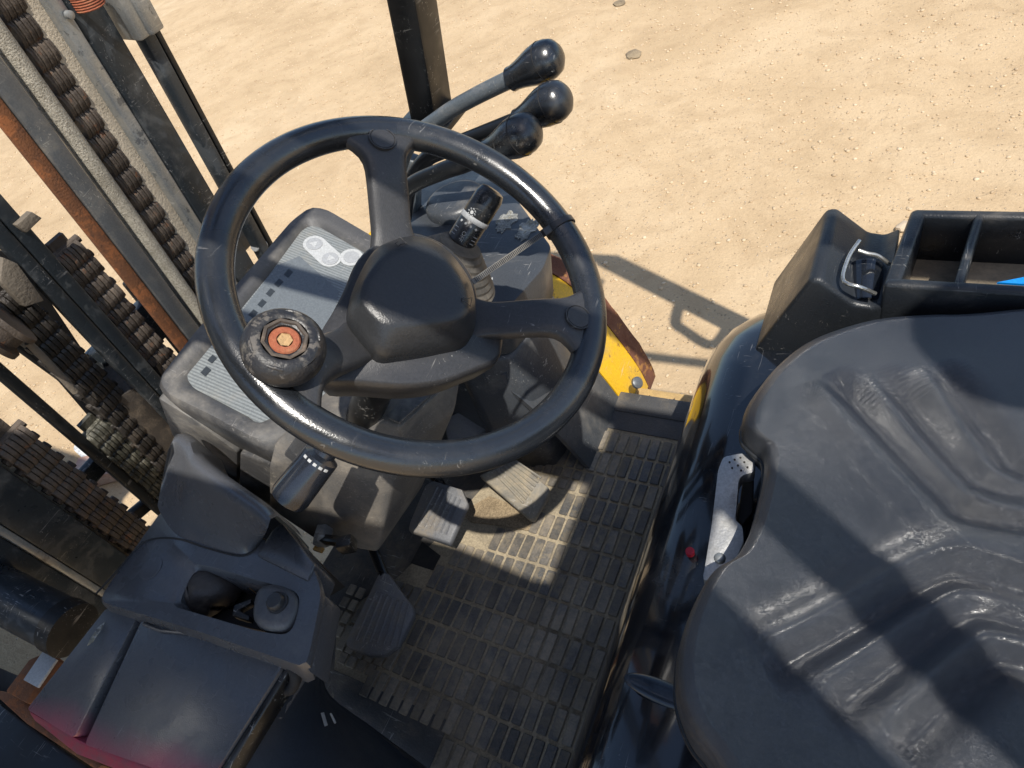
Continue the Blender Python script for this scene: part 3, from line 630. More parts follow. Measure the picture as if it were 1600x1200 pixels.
# ---- right console with levers
con = [pz(608, 300, 1.06), pz(650, 262, 1.06), pz(740, 262, 1.06), pz(800, 300, 1.06), pz(862, 385, 1.06), pz(848, 420, 1.06), pz(790, 486, 1.06), pz(700, 500, 1.06), pz(610, 420, 1.06)]
bm = prism(arcpts(con, .012, 3), (-.02, 0, -.10), .006); CON = obj('right_console', bm, M['console'], FK)
con2 = [p + Vector((-.02, -.004, -.101)) for p in (con[4], con[5], con[6], con[7], con[8], con[0])]
obj('console_side', prism(con2, (.02, -.02, -.32), .008), M['console'], CON)
obj('console_step', prism([pz(770, 470, 1.02), pz(852, 412, 1.02), pz(828, 462, 1.0), pz(795, 490, .98)], (0, 0, -.05), .008), M['console'], CON)
c = pz(712, 316, 1.067); obj('round_cap', lathe(c, (0, 0, 1), [(.058, -.01), (.058, .004), (.052, .012), (.046, .014)], 36), M['console'], CON)
def irregular(px_c, w_, h_, z, n=26, ang=0., seed=1):
    rs = random.Random(seed); pts = []
    for k in range(n):
        a = 2 * math.pi * k / n; r = rs.uniform(.62, 1.08); x, y = math.cos(a) * w_ * r, math.sin(a) * h_ * r
        x, y = x * math.cos(ang) - y * math.sin(ang), x * math.sin(ang) + y * math.cos(ang); pts.append(pz(px_c[0] + x, px_c[1] + y, z))
    return pts
M['sticker'] = material('torn_sticker', (.55, .54, .48), .7, dust=(.06, .065, .07), dust_amt=.75, dust_scale=28, wear=(.4, .35, .24), wear_amt=.3, wear_scale=60)
obj('torn_sticker', prism(irregular((792, 345), 24, 13, 1.0618, ang=-.7, seed=3), (0, 0, -.0012)), M['sticker'], CON, smooth=0)
obj('torn_sticker', prism(irregular((822, 358), 25, 12, 1.0618, ang=-.75, seed=5), (0, 0, -.0012)), M['sticker'], CON, smooth=0)
obj('console_scuff', prism(irregular((765, 440), 3, 10, 1.0616, ang=.5, seed=9, n=10), (0, 0, -.001)), M['whitemark'], CON, smooth=0)
# kick panel / wheel-arch cover in front of the sill
def arch(y0, y1, prof, name, mat, th=.01, parent=FK):
    b = B(); n = len(prof)
    rows_ = [[b.verts.new((x, y, z)) for x, z in prof] for y in (y0, y1)]
    for i in range(n - 1): b.faces.new((rows_[0][i], rows_[0][i + 1], rows_[1][i + 1], rows_[1][i]))
    bmesh.ops.recalc_face_normals(b, faces=b.faces); bmesh.ops.solidify(b, geom=b.faces[:], thickness=th)
    return obj(name, b, mat, parent, smooth=30)
APROF = smoothpath([(-.95, 0, 1.0), (-.80, 0, .99), (-.68, 0, .962), (-.58, 0, .915), (-.52, 0, .86), (-.47, 0, .765), (-.43, 0, .665), (-.415, 0, .60)], 5)
AP = [(p.x, p.z) for p in APROF]
arch(.60, .772, AP, 'kick_panel', M['console'])
FENDER = arch(.775, .872, AP, 'front_fender', M['yellow'], .012)
b_ = B()
ringsf = []
for x, z in AP:
    wob = rng.uniform(-.002, .002); ringsf.append([(x, .8725, z + .004), (x, .916 + wob, z + .001), (x, .918 + wob, z - .02), (x, .873, z - .02)])
obj('rusty_fender_edge', loft(ringsf), M['rustedge'], FENDER, smooth=30)
c = py(995, 601, .80); obj('fender_bolt', lathe(c + Vector((0, -.001, .006)), Vector((.75, -.1, .65)), [(.012, 0), (.012, .006), (.007, .009)], 16), M['greysteel'], FENDER)
STEP = obj('side_step', box((-.29, .815, .628), (.28, .045, .02), .004), M['tanlabel'], FK)
bm = B(); rs_ = random.Random(12)
for k in range(11):
    x0_ = -.40 + k * .017
    if k in (4, 5): continue
    prism([(x0_ + rs_.uniform(-.005, .005), .803 + rs_.uniform(0, .02), .6387) for q in range(5)] if False else [(x0_, .806, .6387), (x0_ + .009, .808 + rs_.uniform(-.002, .004), .6387), (x0_ + .010, .818 + rs_.uniform(-.004, .006), .6387), (x0_ + .003, .815, .6387)], (0, 0, -.001), bm=bm)
obj('worn_lettering', bm, M['blacktext'], STEP, smooth=0)
obj('inner_kick_wall', box((-.69, .595, .84), (.24, .012, .34), .003), M['console'], FK)
obj('kick_box', prism([py(745, 590, .60), py(790, 585, .60), py(800, 640, .60), py(770, 668, .60), py(735, 640, .60)], (0, .01, 0), .002), M['cowl'], FK)
obj('sill', box((-.36, .765, .655), (.62, .05, .05), .006), M['matflat'], FK)

# ---- hydraulic levers
def hyd(knob_px, neck_px, path_px, Yk, Yp, mat, label, kr=.0262, txt=None):
    k1 = py(*knob_px, Yk); k0 = py(*neck_px, Yk); d = (k0 - k1).normalized(); L_ = (k0 - k1).length
    path = [k0 - d * .012] + [py(x, y, yy) for (x, y), yy in zip(path_px, Yp)]
    rod = obj('hydraulic_lever', tube(smoothpath(path, 6), .0122, 16), mat, FK, label=label)
    kn = obj('lever_knob', lathe(k1 - d * .02, d, [(.006, -.0085), (.0145, -.0060), (.0215, .000), (.0250, .009), (kr, .020), (.0250, .032), (.0218, .045), (.0186, .058), (.0165, .070), (.0168, max(.076, L_ + .006)), (.0125, max(.078, L_ + .010))], 28), M['rim'], rod)
    seam = obj('knob_seam', lathe(k1 - d * .02, d, [(kr + .0001, .017), (kr + .0004, .0176), (kr + .0001, .0182)], 28), M['blackdull'], rod)
    tcm = (CAM - k1).normalized(); n2 = (-d * .75 + tcm * .65).normalized(); o_ = k1 - d * .0 + n2 * .0257
    xa = n2.cross(Vector((0, 0, 1))).normalized(); ya = n2.cross(xa)
    b2 = B()
    for q in range(4):
        box(o_ + xa * (q - 1.5) * .004, (.0012, .009 if q % 2 else .006, .0012), 0, Matrix((xa, ya, n2)).transposed(), bm=b2)
    obj('knob_symbol', b2, M['icongrey'], rod, smooth=0)
    return rod
hyd((848, 97), (800, 123), [(740, 152), (690, 182), (640, 225), (618, 290), (612, 340)], .80, [.80, .80, .80, .79, .78], M['greyblue'], 'scuffed grey lever rod, farthest of the three')
hyd((860, 162), (810, 190), [(760, 208), (700, 232), (665, 250), (640, 290), (632, 340)], .74, [.74, .74, .74, .73, .72], M['black'], 'black lever rod, the middle one')
hyd((812, 212), (765, 236), [(730, 254), (690, 268), (640, 292), (620, 330), (618, 372)], .68, [.68, .68, .68, .67, .66], M['black'], 'black lever rod, nearest of the three')

# ---- steering wheel
WC = Vector((-.378, .369, 1.357)); WN = Vector((.6309, 0, .7759)).normalized(); WA = Vector((.7759, 0, -.6309)); WB = Vector((0, 1, 0))
def W(u, v, h=0.): return WC + WA * u + WB * v + WN * h
def wp(x, y, h=0.):
    p = on(x, y, WC + WN * h, WN) - WC; return p.dot(WA), p.dot(WB)
RM, RT = .1745, .0148
seg = 120; rings_ = []
for i in range(seg):
    a = 2 * math.pi * i / seg; rr = []
    for k in range(20):
        f = 2 * math.pi * k / 20; cx_, cz_ = math.cos(f), math.sin(f)
        rr.append(W((RM + RT * 1.05 * cx_) * math.cos(a), (RM + RT * 1.05 * cx_) * math.sin(a), RT * cz_))
    rings_.append(rr)
SW = obj('steering_wheel', loft(rings_, closed=True), M['rim'], FK, smooth=60)
def sstep(a, b_, x):
    t = max(0., min(1., (x - a) / (b_ - a))); return t * t * (3 - 2 * t)
HUB = -.045
def spoke(ang, wmid=.0205, skew=0.):
    du, dv = math.cos(ang), math.sin(ang); su, sv = -dv, du; rg = []
    for i in range(26):
        t = .015 + (.176 - .015) * i / 25
        wd = wmid + .016 * (1 - sstep(.03, .085, t)) + .030 * sstep(.125, .176, t) ** 1.7
        h = HUB + (.049 + HUB * 0) * sstep(.05, .15, t); th = .014 - .003 * sstep(.12, .17, t)
        sec = []
        for (q, hh) in ((-1, -.5), (-1.0, -.1), (-.93, .25), (-.8, .42), (-.5, .47), (0, .5), (.5, .47), (.8, .42), (.93, .25), (1.0, -.1), (1, -.5), (0, -.6)):
            sec.append(W(du * t + su * q * wd, dv * t + sv * q * wd, h + hh * th))
        rg.append(sec)
    return loft(rg)
angs = []
for x, y in ((588, 207), (910, 508), (462, 585)):
    u, v = wp(x, y); angs.append(math.atan2(v, u))
for i, a in enumerate(angs):
    sp = obj('spoke', spoke(a), M['spoke'], SW, smooth=50)
    if i < 2:
        o_ = W(math.cos(a) * .155, math.sin(a) * .155, .0118); u2, v2 = frame(WN)
        obj('spoke_disc', lathe(o_, WN, [(.0135, -.004), (.0135, .0006), (.0125, .0006), (.012, -.0006), (.0118, -.0006), (.0114, .0003), (.004, .0006)], 36), M['spoke'], SW)
# hub plate and horn pad
def wring(pxs, h, n=72):
    return resample(smooth_closed([Vector((*wp(x, y, h), 0)) for x, y in pxs], 6), n)
def to_w(ring, h, sc_=1.0):
    c_ = sum(ring, Vector()) / len(ring); return [W(c_.x + (p.x - c_.x) * sc_, c_.y + (p.y - c_.y) * sc_, h) for p in ring]
hubpx = [(600, 372), (560, 402), (538, 450), (520, 485), (500, 520), (496, 560), (508, 596), (560, 599), (630, 604), (690, 598), (745, 578), (782, 558), (784, 505), (752, 480), (738, 430), (700, 385), (645, 362)]
hb_ = wring(hubpx, HUB + .006)
obj('hub', loft([to_w(hb_, HUB - .045, .82), to_w(hb_, HUB - .035, .93), to_w(hb_, HUB - .012, .99), to_w(hb_, HUB, 1.0), to_w(hb_, HUB + .006, .985), to_w(hb_, HUB + .0085, .95)]), M['spoke'], SW, smooth=60)
horn = [(578, 398), (605, 378), (650, 368), (695, 386), (735, 438), (744, 490), (735, 528), (690, 542), (625, 553), (592, 553), (562, 522), (545, 490), (552, 450)]
plat = [(590, 412), (615, 394), (652, 385), (690, 402), (722, 443), (731, 478), (722, 494), (690, 500), (635, 505), (604, 502), (580, 486), (566, 466), (570, 440)]
hr = wring(horn, -.020); pr = align(hr, wring(plat, .004)); hc = sum(hr, Vector()) / 72
def mixr(t, h): return [W(a.x + (c.x - a.x) * t, a.y + (c.y - a.y) * t, h) for a, c in zip(hr, pr)]
rg = [to_w(hr, -.046, .97), to_w(hr, -.036), to_w(hr, -.024), mixr(.06, -.0185), mixr(.25, -.0125), mixr(.55, -.0055), mixr(.82, .0005), mixr(1.0, .0030)]
rg += [to_w(pr, .0042, .85), to_w(pr, .0052, .55), to_w(pr, .0055, .1)]
HP = obj('horn_pad', loft(rg), M['pad'], SW, smooth=60)
def horn_sym(x, y, rot=0.):
    u, v = wp(x, y, 0.004); b2 = B(); pts = [(-.004, -.002), (-.004, .002), (.0, .002), (.005, .005), (.005, -.005), (0, -.002)]
    c_, s_2 = math.cos(rot), math.sin(rot); du = math.hypot(u - hc.x, v - hc.y); h = .0052 - .004 * sstep(.035, .06, du)
    P3 = [W(u + (p * c_ - q * s_2), v + (p * s_2 + q * c_), h + .0008) for p, q in pts]
    tube(P3, .0004, 6, closed=True, bm=b2); return b2
for (x, y, r) in ((624, 380, 1.3), (728, 470, .3), (598, 485, 2.6)):
    obj('horn_symbol', horn_sym(x, y, r), M['knobrub'], SW)
# spinner knob
ku, kv = wp(441, 566, .0)
KB = W(ku, kv, .002)
KN = obj('spinner_knob', lathe(KB, WN, [(.012, -.004), (.014, .006), (.026, .009), (.033, .014), (.0365, .022), (.037, .029), (.0355, .036), (.0315, .042), (.027, .0445), (.0225, .0455), (.0205, .0445)], 48, cap=False), M['knobrub'], SW, smooth=60)
bm = lathe(KB, WN, [(.0205, .0452), (.0195, .046), (.0175, .0455), (.0155, .041), (.0145, .036), (.0008, .036)], 8, cap=False); obj('knob_recess', bm, M['brownring'], SW, smooth=30)
obj('knob_washer', lathe(KB, WN, [(.0178, .036), (.0178, .0420), (.0165, .0438), (.0145, .043), (.0138, .037)], 32, cap=False), M['knobrub'], SW)
bm = lathe(KB, WN, [(.0135, .036), (.0135, .0415), (.0122, .0428), (.0072, .043), (.0066, .0415)], 6 * 6, cap=False); obj('knob_bolt', bm, M['rustbolt'], SW)
obj('bolt_socket', lathe(KB, WN, [(.0068, .0425), (.0068, .0432), (.0058, .0418), (.0005, .0412)], 6), M['tanfill'], SW, smooth=20)
for k in range(6):
    a = k * math.pi / 3 + .3; u2, v2 = frame(WN)
    pts = [KB + WN * (.0432 - .0006 * abs(j)) + (u2 * math.cos(a + j * .12) + v2 * math.sin(a + j * .12)) * (.0292) for j in (-2, -1, 0, 1, 2)]
    obj('knob_ridge', tube(pts, .0018, 8), M['knobrub'], SW)
for o_k in [o for o in SW.children if o.name.startswith(('spinner', 'knob', 'bolt_socket'))]:
    o_k.data.transform(Matrix.Translation(KB) @ Matrix.Scale(.87, 4) @ Matrix.Translation(-KB))
# column tube behind the hub
obj('column_tube', tube([WC - WN * .07, WC - WN * .42], [.022, .024], 24), M['black'], FK)

# ---- cable tie on the rim (own thing)
tu, tv = wp(884, 352); ta = math.atan2(tv, tu); tcn = W(RM * math.cos(ta), RM * math.sin(ta)); tr = WA * math.cos(ta) + WB * math.sin(ta); tt = -WA * math.sin(ta) + WB * math.cos(ta)
TIE = empty('cable_tie', tcn)
tag(TIE, 'black nylon cable tie looped round the steering wheel rim, ribbed tail sticking out', 'cable tie')
rg = []
for k in range(40):
    a = 2 * math.pi * k / 40; d = tr * math.cos(a) * 1.05 + WN * math.sin(a); o_ = tcn + d * .0152
    rg.append([o_ + tt * .0032, o_ + tt * .0032 + d * .0014, o_ - tt * .0032 + d * .0014, o_ - tt * .0032])
obj('loop', loft(rg, closed=True), M['tie'], TIE, smooth=30)
hd = tcn - tr * .021 + WN * .003; e_ = on(738, 441, WC + WN * -.01, WN); td = (e_ - hd).normalized(); tn2 = (CAM - hd).normalized(); ts = td.cross(tn2).normalized(); tn2 = ts.cross(td)
obj('locking_head', box(hd, (.011, .008, .008), .001, Matrix((td, ts, tn2)).transposed()), M['tie'], TIE)
TL = (e_ - hd).length
obj('tail', box(hd + td * TL / 2, (TL, .0058, .0011), .0002, Matrix((td, ts, tn2)).transposed()), M['tieteeth'], TIE)
bm = B(); nT = 46
for k in range(nT): box(hd + td * TL * (.06 + .92 * k / nT) + tn2 * .0008, (.0009, .0044, .0008), 0, Matrix((td, ts, tn2)).transposed(), bm=bm)
obj('teeth', bm, M['tie'], TIE, smooth=0, kind='stuff')

# ---- floor plate, mat, pedals
FZ = .67
obj('floor_plate', box((-.5, .36, FZ - .015), (.75, .86, .02), .002), M['matflat'], FK)
MAT_ = empty('floor_mat', (-.48, .36, FZ))
tag(MAT_, 'dirty black rubber floor mat with raised rectangular treads below the steering wheel', 'floor mat')
mo = [(-.775, .20), (-.70, .30), (-.66, .40), (-.60, .60), (-.52, .745), (-.26, .745), (-.26, -.06), (-.55, -.06), (-.69, .06)]
obj('mat_sheet', prism([(x, y, FZ + .004) for x, y in mo], (0, 0, -.004)), M['matbase'], MAT_, smooth=0)
def flat(name, pts, th=.0022): return obj(name, prism([(x, y, FZ + .004 + th) for x, y in pts], (0, 0, -th), .0006, 1), M['matflat'], MAT_)
flat('mat_margin', [(-.735, .118), (-.49, .118), (-.49, -.05), (-.56, -.05), (-.68, .06)])
flat('mat_margin', [(-.49, .699), (-.265, .699), (-.265, .742), (-.53, .742), (-.60, .66), (-.515, .66)])
PX, PY_ = .0203, .0497
def padmesh(lx, ly):
    b = box((0, 0, 0), (lx, ly, .004), .0012, seg=1); me = bpy.data.meshes.new('tread'); b.to_mesh(me); b.free(); me.materials.append(M['padrub']); me.shade_smooth(); me.set_sharp_from_angle(angle=R_(30)); return me
big, small = padmesh(.0157, .0436), padmesh(.0152, .0190)
def padobj(me, x, y):
    o = bpy.data.objects.new('tread', me); COL.objects.link(o); o.parent = MAT_; o.matrix_parent_inverse = MAT_.matrix_world.inverted()
    o.matrix_basis = Matrix.Translation((x + random.uniform(-.0005, .0005), y + random.uniform(-.0006, .0006), FZ + .0062 + random.uniform(-.0006, .0004))) @ Matrix.Rotation(random.uniform(-.03, .03), 4, 'Z')
starts = [-.484, -.505, -.44, -.46, -.50, -.56, -.62, -.66, -.72, -.745, -.745, -.66, -.486, -.486, -.486]
for r_ in range(15):
    yc = .693 - PY_ * (r_ + .5); x = starts[r_] + PX / 2
    while x < -.272:
        if not (r_ == 7 and -.70 < x < -.63): padobj(big, x, yc)
        x += PX
for (xs, xe, ya, nr) in ((-.57, -.51, .632, 2), (-.575, -.45, .582, 2), (-.72, -.645, .140, 1), (-.775, -.75, .25, 4)):
    for q in range(nr):
        x = xs
        while x < xe: padobj(small, x, ya - q * .0245); x += PX
obj('pedal_slot', prism([(-.69, .33, FZ + .0045), (-.64, .33, FZ + .0045), (-.64, .36, FZ + .0045), (-.69, .375, FZ + .0045)], (0, 0, -.002)), M['blackdull'], FK)
obj('worn_floor_patch', prism([pz(x, y, FZ + .008) for x, y in ((720, 800), (765, 775), (835, 800), (832, 830), (790, 822), (735, 815))], (0, 0, -.003)), M['dirt'], FK)
def pedal(name, px_list, zlist, mat, ribs, rib_dir, th=.014, label=None):
    P = [pz(x, y, z) for (x, y), z in zip(px_list, zlist)]
    o = obj(name, prism(P, (0, 0, -th), .0035), mat, FK, label=label)
    for (a, c2) in ribs:
        p0 = pz(*a); p1 = pz(*c2); obj('pedal_rib', tube([p0, p1], .0024, 6), mat, o)
    return o
pl_ = [(592, 894), (606, 895), (645, 948), (646, 958), (622, 1008), (600, 1024), (575, 1024), (540, 1010), (540, 1000)]
zl = [.775 - .0004 * (y - 894) for x, y in pl_]
def zr(x, y): return (x, y, .775 - .0004 * (y - 894) + .001)
PB = pedal('inching_pedal', pl_, zl, M['pedal'], [(zr(596 + k * 8.5 - 8, 925 + k * 3), zr(556 + k * 11, 1000 + k * 1.6)) for k in range(7)], None)
pl_ = [(676, 750), (722, 764), (731, 786), (702, 850), (637, 828), (640, 815), (664, 758)]
def zr2(x, y): return (x, y, .785 - .0004 * (y - 760) + .001)
pedal('brake_pedal', pl_, [zr2(*q)[2] - .001 for q in pl_], M['pedal'], [(zr2(684 + k * 7, 760 + k * 4), zr2(653 + k * 8.6, 820 + k * 3)) for k in range(6)], None)
pl_ = [(748, 742), (805, 718), (858, 762), (857, 772), (834, 812), (826, 810)]
def zr3(x, y): return (x, y, .735 - .0006 * (y - 760) + .001)
pedal('accelerator_pedal', pl_, [zr3(*q)[2] - .001 for q in pl_], M['treadle'], [(zr3(770 + k * 6, 735 - k * 2.4), zr3(818 + k * 4.6, 786 - k * 6.5)) for k in range(7)], None)
for (x0, y0, x1, y1, Yp) in ((600, 900, 560, 800, .30), (690, 760, 640, 690, .38)):
    a, c2 = pz(x0, y0, .765), pz(x1, y1, .80); obj('pedal_arm', tube([a, c2], .009, 10), M['black'], FK)
obj('upper_kick_pedal', prism([pz(692, 655, .80), pz(725, 640, .80), pz(762, 668, .76), pz(735, 690, .76), pz(700, 690, .77)], (0, 0, -.012), .003), M['pedal'], FK)

# ---- left cowl with parking brake
def cpoly(L_, z): return [pz(x, y, z) for x, y in L_]
cw = cpoly([(252, 790), (300, 775), (395, 830), (490, 880), (505, 925), (480, 1048), (444, 1034), (300, 985), (150, 940), (158, 920), (200, 862)], 1.03)
def frame_poly(outer, inner, down, name, mat, parent, n=96, lip=.006):
    o0 = resample(outer, n); i0 = align(o0, resample(inner, n))
    rg = [[p - Vector(down) for p in o0], [p - Vector((0, 0, lip)) for p in o0], [o.lerp(i, .06) for o, i in zip(o0, i0)], [o.lerp(i, .94) for o, i in zip(o0, i0)], [p - Vector((0, 0, lip)) for p in i0], [p - Vector((0, 0, .06)) for p in i0]]
    return obj(name, loft(rg, cap=False), mat, parent, smooth=45)
slot = arcpts(cpoly([(300, 884), (388, 908), (470, 928), (455, 990), (405, 985), (272, 946)], 1.03), .018, 4)
COWL = frame_poly(arcpts(cw, .014, 3), slot, (.02, .006, .055), 'left_cowl', M['cowl'], FK)
obj('slot_floor', prism(cpoly([(280, 880), (480, 925), (470, 1000), (260, 950)], .965), (0, 0, -.01)), M['blackdull'], COWL)
obj('amber_plate', box(pz(372, 902, .985), (.09, .012, .03), .002, Matrix.Rotation(-.1, 3, 'Z')), M['yellowdark'], COWL)
bt0, bt1 = pz(292, 938, .985), pz(338, 918, .995)
bm = tube(smoothpath([bt0 + Vector((-.01, .0, -.03)), bt0, bt0.lerp(bt1, .3), bt0.lerp(bt1, .7), bt1, bt1 + Vector((.012, .004, -.025))], 5), [.014 + .020 * math.sin(math.pi * min(1, max(0, (i + 2) / 29))) for i in range(26)], 20)
for v in bm.verts: v.co += Vector((rng.uniform(-.0018, .0018), rng.uniform(-.0018, .0018), rng.uniform(-.0015, .0015)))
obj('lever_boot', bm, M['boot'], COWL, smooth=80)
hb = [pz(x, y, 1.036) for x, y in ((396, 922), (418, 908), (450, 914), (465, 932), (460, 962), (440, 984), (408, 984), (390, 965))]
hbr = resample(smooth_closed(hb, 5), 48); hbc = sum(hbr, Vector()) / 48
def hring(sc_, dz): return [hbc + Vector(((p.x - hbc.x) * sc_, (p.y - hbc.y) * sc_, p.z - hbc.z + dz)) for p in hbr]
PB_ = obj('parking_brake_handle', loft([hring(.80, -.045), hring(.93, -.025), hring(.95, -.012), hring(.90, -.004), hring(.80, .0), hring(.62, .0022), hring(.3, .003)]), M['handlegrey'], FK, smooth=70)
obj('brake_button', lathe(pz(434, 942, 1.0395), (0.05, -.05, 1), [(.0135, -.002), (.0135, .002), (.0115, .0024), (.011, .008), (.009, .0105), (.004, .011)], 28), M['pad'], PB_)
obj('handle_forks', prism(cpoly([(365, 945), (392, 935), (392, 942), (372, 953), (390, 962), (388, 970), (362, 962)], 1.01), (0, 0, -.012), .002), M['black'], PB_)
obj('handle_crease', tube(smoothpath([pz(x, y, 1.033) for x, y in ((400, 968), (412, 975), (425, 973), (440, 978))]), .0012, 6), M['blackdull'], PB_)
obj('blanking_plug', lathe(pz(236, 888, 1.03), (0, 0, 1), [(.017, -.003), (.017, .0008), (.0155, .0012), (.015, .0012)], 28), M['cowl'], COWL)
obj('cowl_seam', tube(smoothpath(cpoly([(150, 928), (185, 890), (215, 855), (240, 842), (280, 842), (320, 855), (370, 868), (395, 862), (412, 838), (420, 825)], 1.0305)), .0013, 6), M['blackdull'], COWL)
# scoop that rises to the dash
top_ = [(262, 705), (272, 690), (290, 700), (300, 725), (330, 752), (370, 782), (405, 808), (418, 826)]
bot_ = [(246, 790), (250, 800), (262, 820), (280, 838), (312, 848), (350, 862), (385, 866), (408, 846)]
rows2 = []
for k in range(9):
    t = k / 8; z = 1.03 + .075 * (t ** 1.6); row = []
    for (a, c2) in zip(bot_, top_):
        bulge = math.sin(t * math.pi) * .10
        x = a[0] + (c2[0] - a[0]) * t; y = a[1] + (c2[1] - a[1]) * t; row.append(pz(x, y, z + .006 * math.sin(t * math.pi)))
    rows2.append(smoothpath(row, 4))
rows2.append([p + Vector((-.004, .012, .001)) for p in rows2[-1]]); rows2.append([p + Vector((-.01, .022, -.012)) for p in rows2[-2]]); rows2.append([p + Vector((0, .003, -.06)) for p in rows2[-1]])
b_ = B(); VV = [[b_.verts.new(p) for p in r] for r in rows2]
for i in range(len(VV) - 1):
    for j in range(len(VV[0]) - 1): b_.faces.new((VV[i][j], VV[i][j + 1], VV[i + 1][j + 1], VV[i + 1][j]))
bmesh.ops.recalc_face_normals(b_, faces=b_.faces)
SCO = obj('cowl_scoop', b_, M['cowl'], FK, smooth=70)
obj('cowl_end_block', prism(cpoly([(424, 828), (440, 815), (492, 880), (480, 908), (400, 868)], 1.034), (0, 0, -.06), .004), M['cowl'], COWL)
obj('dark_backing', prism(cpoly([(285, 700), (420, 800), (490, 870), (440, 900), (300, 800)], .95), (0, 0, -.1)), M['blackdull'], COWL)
# scratched crack lines
# cowl rear lip and grip
obj('cowl_lip', prism(cpoly([(506, 928), (494, 918), (473, 1038), (482, 1050)], 1.02), (0, .0, -.05), .006), M['cowl'], COWL)
obj('hook_trim', tube(smoothpath([pz(x, y, z) for x, y, z in ((448, 1032, 1.0), (458, 1045, .995), (462, 1062, .985), (455, 1076, .975), (445, 1078, .97))]), .007, 10), M['blackdull'], COWL)
# cover panels
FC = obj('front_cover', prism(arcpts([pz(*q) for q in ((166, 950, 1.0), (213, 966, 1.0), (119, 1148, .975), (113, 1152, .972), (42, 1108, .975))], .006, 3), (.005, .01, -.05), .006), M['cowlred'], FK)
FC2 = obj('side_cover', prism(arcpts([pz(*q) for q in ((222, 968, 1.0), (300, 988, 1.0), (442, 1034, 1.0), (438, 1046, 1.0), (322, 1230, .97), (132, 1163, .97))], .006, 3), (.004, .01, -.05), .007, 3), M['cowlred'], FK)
M['redglow'] = material('red_glow_tint', (.075, .06, .068), .5, dust=(.30, .03, .06), dust_amt=.85, dust_scale=7, rough_var=.05)  # same red glow, painted into the colour of the cover end
obj('cover_edge', prism([pz(*q) for q in ((445, 1036, .996), (452, 1046, .996), (338, 1232, .966), (325, 1230, .968))], (0, 0, -.03), .004), M['black'], FC2)
obj('cover_end', prism([pz(*q) for q in ((42, 1110, .972), (125, 1158, .969), (330, 1236, .966), (330, 1262, .95), (118, 1180, .95), (55, 1128, .955))], (0, .03, -.05), .004), M['redglow'], FC2)
obj('cover_bead', tube([pz(225, 975, 1.001), pz(250, 985, 1.001), pz(300, 990, 1.001), pz(438, 1034, 1.001)], .0025, 8), M['cowl'], FC2)
obj('cover_scuff', prism(irregular((150, 990), 4, 26, .9995, ang=.55, seed=4, n=18), (0, 0, -.0006)), M['sticker'], FC, smooth=0)
te = smoothpath([pz(500, 985, .985), pz(462, 1052, .975), pz(400, 1140, .955), pz(330, 1245, .94)], 4); be = smoothpath([pz(498, 1045, .80), pz(512, 1092, .70), pz(600, 1158, .69), pz(760, 1290, .69)], 4)
b_ = B(); VV = []
for k in range(9):
    t = k / 8; VV.append([b_.verts.new(a.lerp(c, t) + Vector((.012 * math.sin(math.pi * t), 0, .018 * math.sin(math.pi * t)))) for a, c in zip(te, be)])
for i in range(8):
    for j in range(len(te) - 1): b_.faces.new((VV[i][j], VV[i][j + 1], VV[i + 1][j + 1], VV[i + 1][j]))
bmesh.ops.recalc_face_normals(b_, faces=b_.faces); bmesh.ops.solidify(b_, geom=b_.faces[:], thickness=.006)
M['navy'] = material('dull_navy_paint', (.020, .026, .036), .55, dust=(.06, .06, .06), dust_amt=.2, dust_scale=5, spec=.25)
IFW = obj('inner_fender_wall', b_, M['navy'], FK, smooth=70)
def onwall(x, y):
    from mathutils.bvhtree import BVHTree
    global _bv
    try: _bv
    except NameError:
        bq = B(); bq.from_mesh(IFW.data); _bv = BVHTree.FromBMesh(bq); bq.free()
    h = _bv.ray_cast(CAM, ray(x, y).normalized()); return h[0] - ray(x, y).normalized() * .0012 if h[0] else pz(x, y, .85)
obj('paint_chip', prism([onwall(x, y) for x, y in ((501, 1114), (506, 1113), (512, 1133), (507, 1135))], (0, 0, -.0006)), M['white'], FK, smooth=0)
obj('paint_chip', prism([onwall(x, y) for x, y in ((515, 1115), (517, 1114), (524, 1128), (522, 1130))], (0, 0, -.003)), M['whitemark'], FK, smooth=0)
obj('mat_edge_trim', tube([pz(512, 1095, FZ + .03), pz(560, 1130, FZ + .03), pz(640, 1188, FZ + .03), pz(720, 1250, FZ + .03)], .006, 8), M['blackdull'], FK)
# bottom-left: step edge and rusty brackets
FS = obj('front_step', prism([pz(*q) for q in ((-40, 1068, .80), (0, 1100, .80), (150, 1205, .80), (100, 1300, .80), (-200, 1300, .80))], (0, 0, -.03), .006), M['black'], FK)
obj('step_rust_edge', prism([pz(*q) for q in ((-20, 1075, .83), (30, 1085, .83), (70, 1130, .83), (160, 1195, .83), (150, 1203, .83), (40, 1130, .83))], (0, 0, -.03), .003), M['rust'], FK)
obj('bracket', prism([pz(*q) for q in ((8, 1080, .86), (45, 1030, .86), (72, 1018, .86), (88, 1030, .86), (55, 1075, .86), (40, 1098, .86))], (0, 0, -.03), .003), M['rust'], FK)
obj('inspection_label', prism([pz(*q) for q in ((36, 1062, .87), (66, 1018, .87), (88, 1030, .87), (58, 1074, .87))], (0, 0, -.005), .001), M['white'], FK)
obj('left_fender', prism([pz(*q) for q in ((-200, 960, .70), (40, 1060, .80), (100, 1130, .80), (-100, 1300, .75))], (0, 0, -.02), .003), M['blackdull'], FK)

